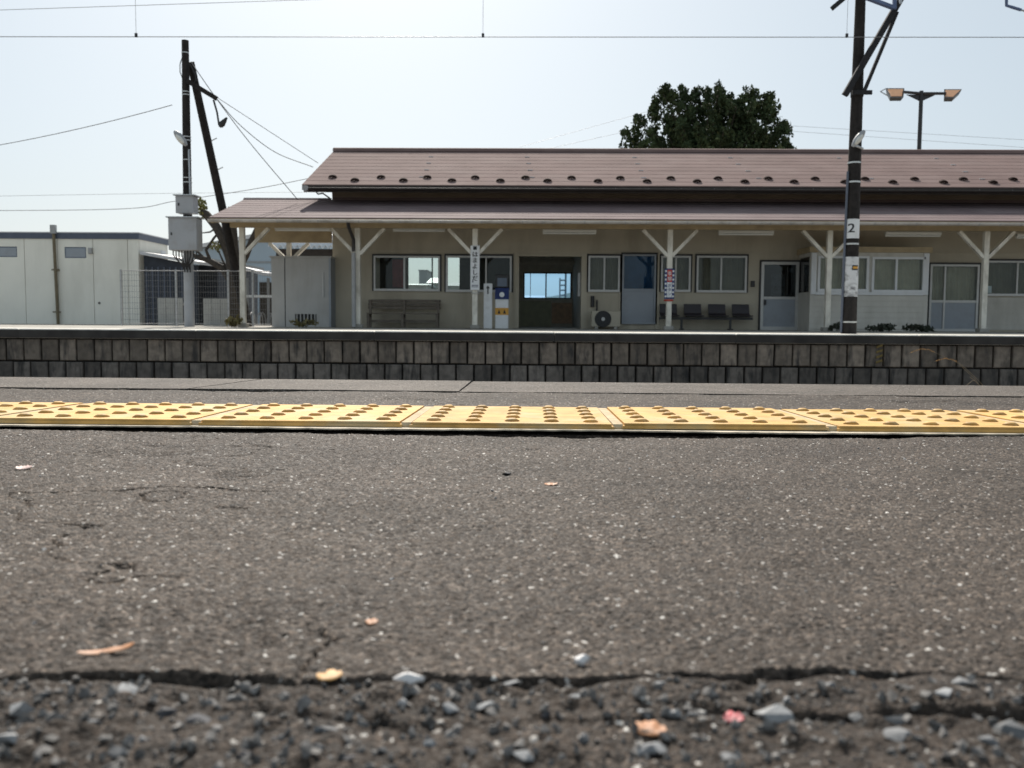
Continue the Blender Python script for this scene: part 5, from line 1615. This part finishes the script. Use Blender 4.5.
for x in (a0 + 0.1, a1 - 0.05):
    MB().box(x - 0.05, x + 0.05, Y - 0.08, Y + 0.02, -0.25, at(200, 265, Y).z).build('post', 'shed_navy', cp)
def boards(label, p0, p1, q, Y):
    t = thing('board_screen', label, 'screen', (at((p0 + p1) / 2, 320, Y).x, Y, -0.25))
    a, b = at(p0, 310, Y).x, at(p1, 310, Y).x
    n = max(3, int((b - a) / 0.2))
    m_ = MB()
    for k in range(n):
        xa = a + (b - a) * k / n; xb = a + (b - a) * (k + 1) / n
        MB().box(xa + 0.006, xb - 0.006, Y, Y + 0.02, -0.1, at(p0, q, Y).z).build('board', 'shed_white', t)
    MB().box(a, b, Y + 0.021, Y + 0.06, 0.0, 0.08).box(a, b, Y + 0.021, Y + 0.06, at(p0, q, Y).z - 0.2, at(p0, q, Y).z - 0.12).build('batten', 'shed_white', t)
boards('white board screen left of the utility pole behind the fence', 157.5, 183, 298, 24.2)
boards('white board screen between utility pole and tree behind the fence', 203, 229, 298.5, 24.2)
MB_ = None
Y = 33.0
ns = thing('dark_shed', 'dark navy shed with sloping roof behind the bare tree', 'shed', (at(215, 300, Y).x, Y, -0.25))
q = [at(199.5, 330, Y), at(233, 330, Y), at(233, 265, Y), at(199.5, 259, Y)]
MB().prism([(p.x, max(p.z, -0.25)) for p in q], Y, Y + 3).build('wall', 'shed_navy', ns)
MB().prism([(q[3].x - 0.2, q[3].z + 0.02), (q[2].x + 0.2, q[2].z - 0.01), (q[2].x + 0.2, q[2].z + 0.08), (q[3].x - 0.2, q[3].z + 0.11)], Y - 0.25, Y + 3.2).build('roof_sheet', 'house_grey', ns)
Y = 48.0
wh = thing('warehouse', 'pale blue warehouse in the background behind the bare tree', 'building', (at(245, 300, Y).x, Y, -0.25))
q = [at(185, 330, Y), at(330, 330, Y), at(330, 236, Y), at(268, 236, Y), at(185, 252, Y)]
MB().prism([(p.x, max(p.z, -0.25)) for p in q], Y, Y + 12).build('wall', 'warehouse', wh)
MB().prism([(q[4].x - 0.3, q[4].z - 0.02), (q[3].x, q[3].z + 0.02), (q[2].x, q[2].z + 0.02), (q[2].x, q[2].z + 0.22), (q[3].x, q[3].z + 0.22), (q[4].x - 0.3, q[4].z + 0.18)], Y - 0.3, Y + 12.3).build('roof_sheet', 'shed_roof', wh)
zz_ = at(250, 262, Y).z
MB().box(q[0].x + 0.2, q[1].x - 0.2, Y - 0.04, Y - 0.005, zz_ - 0.05, zz_ + 0.05).build('wall_band', 'house_grey', wh)

# cycle shelter with pale roof edge
Y = 28.0
b0, b1 = at(244, 300, Y).x, at(292, 300, Y).x
cy = thing('cycle_shelter', 'low open shelter with pale curved roof behind the fence and shed', 'shelter', ((b0 + b1) / 2, Y, -0.25))
pr = [at(240, 266, Y), at(252, 269, Y), at(264, 272.5, Y), at(292, 276, Y)]
m_ = MB()
m_.prism([(p.x, p.z) for p in pr] + [(p.x, p.z - 0.10) for p in pr[::-1]], Y - 0.2, Y + 1.8)
m_.build('roof_sheet', 'shed_roof', cy)
for x in (b0 + 0.1, (b0 + b1) / 2, b1):
    MB().box(x - 0.035, x + 0.035, Y, Y + 0.07, -0.25, at(270, 278, Y).z).build('post', 'house_grey', cy)
MB().box(b0, b1, Y - 0.02, Y + 0.02, at(256, 297.5, Y).z, at(256, 295, Y).z).build('rail', 'white_plate', cy)
MB().box(b0, b1, Y + 1.6, Y + 1.65, -0.25, at(256, 280, Y).z).build('rear_wall', 'interior_dark', cy)
for k in range(4):
    x = b0 + 0.15 + k * 0.33
    m_ = MB()
    for dy in (0.35, 1.15):
        m_.tube([(x, Y + dy + 0.3 * math.cos(a * math.pi / 8), 0.07 + 0.3 * math.sin(a * math.pi / 8)) for a in range(17)], 0.02, n=5)
    m_.build('wheel_rack', 'pipe_grey', cy)

# neighbouring shed with a corrugated roof
Y = 30.0
c0_, c1_ = at(268, 250, Y).x, at(352, 250, Y).x
cs_ = thing('corrugated_shed', 'dark shed with white corrugated roof seen under the canopy end', 'shed', ((c0_ + c1_) / 2, Y, -0.25))
ze = at(300, 246.5, Y).z
MB().box(c0_ + 0.2, c1_ - 0.2, Y + 0.25, Y + 4, -0.25, ze - 0.06).build('wall', 'dark_timber', cs_)
m_ = MB()
vs = []; nn = 120
for i in range(nn + 1):
    x = c0_ + (c1_ - c0_) * i / nn
    dz = 0.055 * math.sin(i * 2 * math.pi / 8)
    vs += [(x, Y, ze + dz), (x, Y + 2.2, ze + 0.62 + dz), (x, Y, ze + dz - 0.02), (x, Y + 2.2, ze + 0.6 + dz)]
fs = []
for i in range(nn):
    a = 4 * i
    fs += [(a, a + 4, a + 5, a + 1), (a + 2, a + 3, a + 7, a + 6), (a, a + 2, a + 6, a + 4)]
m_.add(vs, fs, True)
m_.build('corrugated_roof', 'white_plate', cs_)

# far houses seen through the waiting-room windows
def house(name, label, p0, p1, q0, q1, Y, wall, roofm, gable=True):
    a, b = at(p0, 290, Y).x, at(p1, 290, Y).x
    zt, zr = at(p0, q1, Y).z, at(p0, q0, Y).z
    t = thing(name, label, 'building', ((a + b) / 2, Y, -0.3))
    MB().box(a, b, Y, Y + 8, -0.3, zt).build('wall', wall, t)
    if gable:
        o_ = (b - a) * 0.06
        MB().prism([(Y - 0.5, zt + 0.01), (Y + 4, zr), (Y + 8.5, zt + 0.01)], a - o_, b + o_, axis='x').build('roof', roofm, t)
    else:
        MB().box(a - 0.1, b + 0.1, Y - 0.1, Y + 8.1, zt + 0.001, zt + 0.2).build('roof', roofm, t)
house('far_building', 'small grey flat-roofed block seen through the left waiting-room window', 419, 427, 270, 271, 150, 'house_grey', 'house_grey', False)
house('far_house', 'low pale-roofed house right of the grey block through the waiting-room window', 427.5, 440, 276, 283, 90, 'shed_white', 'shed_roof')
house('far_house', 'low wide house along the bottom of the waiting-room window view', 396, 426, 282, 285, 80, 'shed_white', 'shed_roof')
house('far_house', 'low house seen through the narrow second waiting-room window', 444, 462, 281, 286, 85, 'shed_white', 'house_grey')
house('far_house', 'low dark-roofed house seen through the blue hall window', 520, 545, 294, 299, 70, 'shed_white', 'prefab_trim')
Y = 60
rp = thing('far_mast', 'thin lattice mast seen through the blue hall window', 'mast', (at(562, 300, Y).x, Y, -0.3))
m_ = MB()
xa, xb = at(559, 300, Y).x, at(565, 300, Y).x
zt = at(562, 278, Y).z
m_.box(xa, xa + 0.1, Y, Y + 0.1, -0.3, zt).box(xb, xb + 0.1, Y, Y + 0.1, -0.3, zt + 0.5)
m_.build('leg', 'house_grey', rp)
m_ = MB()
for k in range(4):
    z = at(562, 281 + k * 5, Y).z
    m_.box(xa + 0.101, xb - 0.001, Y + 0.02, Y + 0.08, z, z + 0.1)
m_.build('cross_bar', 'house_grey', rp)

# ------------------------------------------------------------------ dry grass at the near platform edge
Y = 2.72
gs = thing('dry_grass', 'two arching dry grass plumes at the far edge of the near platform', 'grass stalk', at(985, 392, Y))
def stalk(pxs, plume_n):
    pts = [at(a, b, Y) for a, b in pxs]
    MB().tube(pts, 0.0007, n=5, r2=0.0004).build('stem', 'dry_stem', gs)
    m_ = MB(); rr = random.Random(3)
    tip = pts[-plume_n:]
    for i in range(len(tip) - 1):
        for k in range(80):
            c = tip[i].lerp(tip[i + 1], rr.random())
            d = (tip[i + 1] - tip[i]).normalized() * rr.uniform(0.003, 0.008) + Vector((rr.uniform(-1, 1), rr.uniform(-1, 1), rr.uniform(-1, 1))) * 0.0035
            s = Vector((rr.uniform(-1, 1), rr.uniform(-1, 1), rr.uniform(-1, 1))) * 0.0005
            m_.add([c - s, c + s, c + d], [(0, 1, 2)])
    m_.build('plume', 'dry_plume', gs)
stalk([(996, 400), (978, 380), (962, 365), (945, 357), (936, 353), (929, 349.5), (921, 349), (912, 352)], 4)
stalk([(990, 400), (975, 379), (964, 369), (958, 362), (952, 359.5), (945, 358.5), (937, 360.5)], 4)
MB().tube([at(966, 386, Y), at(972, 381, Y), at(975, 380, Y)], 0.0008, n=5).tube([at(982, 388, Y), at(976, 382, Y), at(970, 377, Y)], 0.0008, n=5).build('blade', 'dry_stem', gs)

# ------------------------------------------------------------------ loose stones, leaves and grit before the seam
def ground_z(x, y):
    dx = np.array([0, 0.004, -0.004, 0, 0]); dy = np.array([0, 0, 0, 0.004, -0.004])
    return float(np.median(surface(x + dx, y + dy, y < 0.47)))
def drop(px, py):
    p = gnd(px, py, -0.004)
    return Vector((p.x, p.y, ground_z(p.x, p.y)))
r_ = random.Random(21)
SH = 'small bluish grey stone chip lying in the loose gravel below the seam'
STONES = [
    (408, 688, 36, 'stone_white', 0.50, 'bright white flat stone lying on the broken asphalt seam'),
    (774, 722, 42, 'stone_pale', 0.62, 'large pale wedge-shaped stone right of the pink petal'),
    (25, 721, 34, 'stone_pale', 0.75, 'pale grey stone near the left edge with a dark shadowed side'),
    (125, 699, 32, 'stone_pale', 0.35, 'thin pale stone sliver lying left of the golden leaf'),
    (581, 672, 21, 'stone_white', 0.7, 'pale pebble perched on the broken lip of the asphalt'),
    (652, 754, 40, 'stone_blue', 0.7, 'broad grey stone right below the orange-red leaf'),
    (697, 721, 28, 'stone_blue', 0.8, 'rounded grey stone just left of the pink petal'),
    (483, 711, 28, 'stone_pale', 0.6, 'light grey angular stone below and right of the white stone'),
    (8, 754, 28, 'stone_pale', 0.6, 'pale bluish stone cut by the lower left edge'),
    (1012, 736, 36, 'stone_blue', 0.6, 'flat grey stone at the lower right edge'),
    (895, 740, 36, 'stone_blue', 0.5, 'flat dull grey stone lower right with another stone above it'),
    (507, 474, 13, 'stone_dark', 0.7, 'black pebble lying alone on the asphalt below the yellow tiles'),
    (62, 685, 17, 'stone_blue', .7, SH), (43, 706, 19, 'stone_blue', .6, SH), (121, 761, 25, 'stone_blue', .6, SH), (199, 726, 28, 'stone_dark', .4, SH),
    (327, 733, 28, 'stone_blue', .5, SH), (319, 753, 15, 'stone_blue', .9, SH), (166, 716, 32, 'stone_dark', .45, SH), (143, 749, 13, 'stone_blue', .8, SH),
    (401, 711, 18, 'stone_blue', .9, SH), (449, 715, 20, 'stone_blue', .9, SH), (569, 697, 15, 'stone_blue', .9, SH), (574, 706, 14, 'stone_pale', .7, SH),
    (644, 721, 16, 'stone_pale', .7, SH), (672, 723, 20, 'stone_pale', .7, SH), (524, 762, 26, 'stone_pale', .6, SH), (430, 746, 15, 'stone_pale', .8, SH),
    (383, 754, 14, 'stone_blue', .8, SH), (584, 744, 17, 'stone_blue', .9, SH), (509, 688, 24, 'stone_blue', .45, SH), (787, 704, 15, 'stone_pale', .7, SH),
    (856, 717, 23, 'stone_blue', .7, SH), (895, 723, 27, 'stone_blue', .6, SH), (945, 708, 22, 'stone_pale', .5, SH), (989, 749, 22, 'stone_blue', .7, SH),
    (729, 761, 22, 'stone_blue', .5, SH), (962, 697, 19, 'stone_blue', .6, SH), (235, 700, 16, 'stone_blue', .6, SH), (660, 694, 16, 'stone_blue', .6, SH),
    (830, 690, 15, 'stone_blue', .6, SH), (350, 760, 18, 'stone_dark', .6, SH), (470, 755, 18, 'stone_dark', .6, SH), (245, 762, 20, 'stone_dark', .6, SH),
    (790, 755, 16, 'stone_dark', .6, SH), (545, 722, 14, 'stone_dark', .7, SH), (95, 735, 16, 'stone_blue', .5, SH), (280, 745, 15, 'stone_blue', .6, SH),
]
MARKS = [(408, 688, 'the white stone'), (774, 722, 'the pale wedge stone'), (125, 699, 'the pale sliver'), (106, 665, 'the curled leaf'), (330, 691, 'the golden leaf'),
         (649, 738, 'the orange-red leaf'), (733, 727, 'the pink petal'), (581, 672, 'the perched pebble'), (1012, 736, 'the flat right-edge stone'), (25, 721, 'the pale left-edge stone')]
TONE = {'stone_blue': 'bluish grey', 'stone_pale': 'pale grey', 'stone_dark': 'blackish'}
used = set()
def chip_label(px, py, wpx, m_):
    for mx, my, nm in sorted(MARKS, key=lambda q: abs(q[0] - px) + 2 * abs(q[1] - py)):
        dx, dy = px - mx, py - my
        side = ('left' if dx < 0 else 'right') if abs(dx) > 22 else ''
        vert = ('below' if dy > 0 else 'above') if abs(dy) > 8 else ''
        where = ' and '.join([w_ for w_ in (vert, side) if w_]) or 'beside'
        where = where + (' of ' if where.endswith(('left', 'right')) else ' ')
        far_ = 'just ' if abs(dx) + abs(dy) < 45 else 'well ' if abs(dx) + abs(dy) > 120 else 'a little '
        lab = ('small ' if wpx < 20 else '') + TONE[m_] + ' stone chip ' + far_ + where + nm
        if lab not in used:
            used.add(lab)
            return lab
for px, py, wpx, m_, flat, lab in STONES:
    chip = lab == SH
    if chip: lab = chip_label(px, py, wpx, m_)
    p = drop(px, py + 3)
    dist = (p - Vector((0, 0, CAM_H))).length
    hwid = wpx / 2 * dist / FPX * 0.98
    bm = hull(r_, hwid * 1.05, hwid * r_.uniform(0.6, 0.95), hwid * flat * r_.uniform(0.7, 0.95), 26 if m_ == 'stone_white' else 12)
    me = bpy.data.meshes.new('loose_stone'); bm.to_mesh(me); bm.free()
    me.materials.append(MATS[m_])
    o = inst('loose_stone', me, None, (p.x, p.y, p.z + hwid * flat * (0.6 if m_ == 'stone_white' else 0.18)), (r_.uniform(-0.25, 0.25), r_.uniform(-0.25, 0.25), r_.uniform(-0.5, 0.5)))
    tag(o, lab, 'stone', 'stones in the loose gravel' if chip else None)

def leaf(px, py, ln, wd, m_, lab, name='fallen_leaf', curl=0.4, rz=0.2, cat='leaf'):
    p = drop(px, py)
    dist = (p - Vector((0, 0, CAM_H))).length
    L_, W_ = ln * dist / FPX, wd * dist / FPX
    b = MB(); n = 9
    top, bot = [], []
    rr = random.Random(int(px))
    for i in range(n + 1):
        t = i / n
        w = W_ * math.sin(math.pi * min(1, 0.06 + t * 0.9)) ** 0.7 * rr.uniform(0.72, 1.12)
        x = (t - 0.5) * L_
        z = 0.55 * curl * L_ * (t - 0.45) ** 2 + rr.uniform(0, 0.0006)
        for s in (-1, 0, 1):
            q = Vector((x + s * rr.uniform(-0.04, 0.04) * L_, s * w * 0.5, z + (0.0 if s else -0.06 * W_) + abs(s) * w * (0.08 + curl * 0.18) * (1 if s > 0 else -0.1)))
            top.append(q); bot.append(q - Vector((0, 0, 0.0003)))
    N3 = len(top)
    fs = []
    for i in range(n):
        for s in range(2):
            a = i * 3 + s
            fs += [(a, a + 1, a + 4, a + 3), (N3 + a, N3 + a + 3, N3 + a + 4, N3 + a + 1)]
        fs += [(i * 3, i * 3 + 3, N3 + i * 3 + 3, N3 + i * 3), (i * 3 + 2, N3 + i * 3 + 2, N3 + i * 3 + 5, i * 3 + 5)]
    b.add(top + bot, fs, True)
    b.v = [tuple(Matrix.Rotation(rz, 3, 'Z') @ Vector(v)) for v in b.v]
    o = b.build(name, m_)
    o.location = (p.x, p.y, p.z + 0.0004)
    return tag(o, lab, cat)
leaf(106, 665, 46, 10, 'leaf_orange', 'curled orange-brown dead leaf lying just above the seam at left', curl=0.5, rz=0.45)
leaf(330, 691, 23, 17, 'leaf_gold', 'small golden yellow leaf caught in the seam', curl=0.7, rz=0.3)
leaf(649, 738, 32, 22, 'leaf_orange', 'orange-red leaf resting on the broad grey stone', curl=0.5, rz=-0.3)
leaf(733, 727, 18, 17, 'petal_pink', 'small pink petal between two grey stones', 'fallen_petal', curl=0.8, rz=-0.4, cat='petal')
leaf(372, 634, 12, 10, 'leaf_orange', 'tiny orange leaf scrap on the asphalt above the white stone', curl=0.8)
leaf(24, 474, 13, 9, 'petal_pale', 'pale pinkish petal on the asphalt near the left edge', 'fallen_petal', curl=0.9, cat='petal')
leaf(551, 487, 13, 7, 'leaf_orange', 'small tan leaf scrap right of the black pebble', curl=0.5)

# grit nobody could count: gravel in the loose ground and grains on the mat
r_ = random.Random(77)
g = MB()
protos = []
for k in range(14):
    bm = hull(r_, 1, r_.uniform(0.7, 1), r_.uniform(0.5, 0.85), 10)
    bm.verts.index_update()
    protos.append(([v.co.copy() for v in bm.verts], [[v.index for v in f.verts] for f in bm.faces])); bm.free()
xs_ = np.array([r_.uniform(-0.46, 0.46) for _ in range(4800)]); ys_ = np.array([0.215 + 0.16 * r_.random() for _ in range(4800)])
lim = seam(xs_) - 0.003
zs_ = surface(xs_, ys_, True)
for x, y, z, l in zip(xs_, ys_, zs_, lim):
    if y > l: continue
    s = 0.0009 + 0.0034 * r_.random() ** 3.2
    vs, fs = protos[r_.randrange(14)]
    rot = Euler((r_.uniform(0, 6), r_.uniform(0, 6), r_.uniform(0, 6))).to_matrix()
    g.add([rot @ (v * s) + Vector((x, y, z + s * 0.2)) for v in vs], fs)
go = g.build('gravel', 'gravel_chip', None, kind='stuff'); tag(go, 'fine loose gravel in the worn ground before the seam', 'gravel')
g = MB()
xs_ = np.array([r_.uniform(-1.0, 1.0) for _ in range(420)]); ys_ = np.array([0.39 + 0.82 * r_.random() for _ in range(420)])
zs_ = surface(xs_, ys_, False)
for x, y, z in zip(xs_, ys_, zs_):
    if abs(x) > 0.25 + y * 0.65: continue
    s = 0.0006 + 0.0017 * r_.random() ** 3
    vs, fs = protos[r_.randrange(14)]
    g.add([v * s + Vector((x, y, z + s * 0.2)) for v in vs], fs)
go = g.build('grit', 'stone_pale', None, kind='stuff'); tag(go, 'scattered pale grit on the asphalt', 'grit')
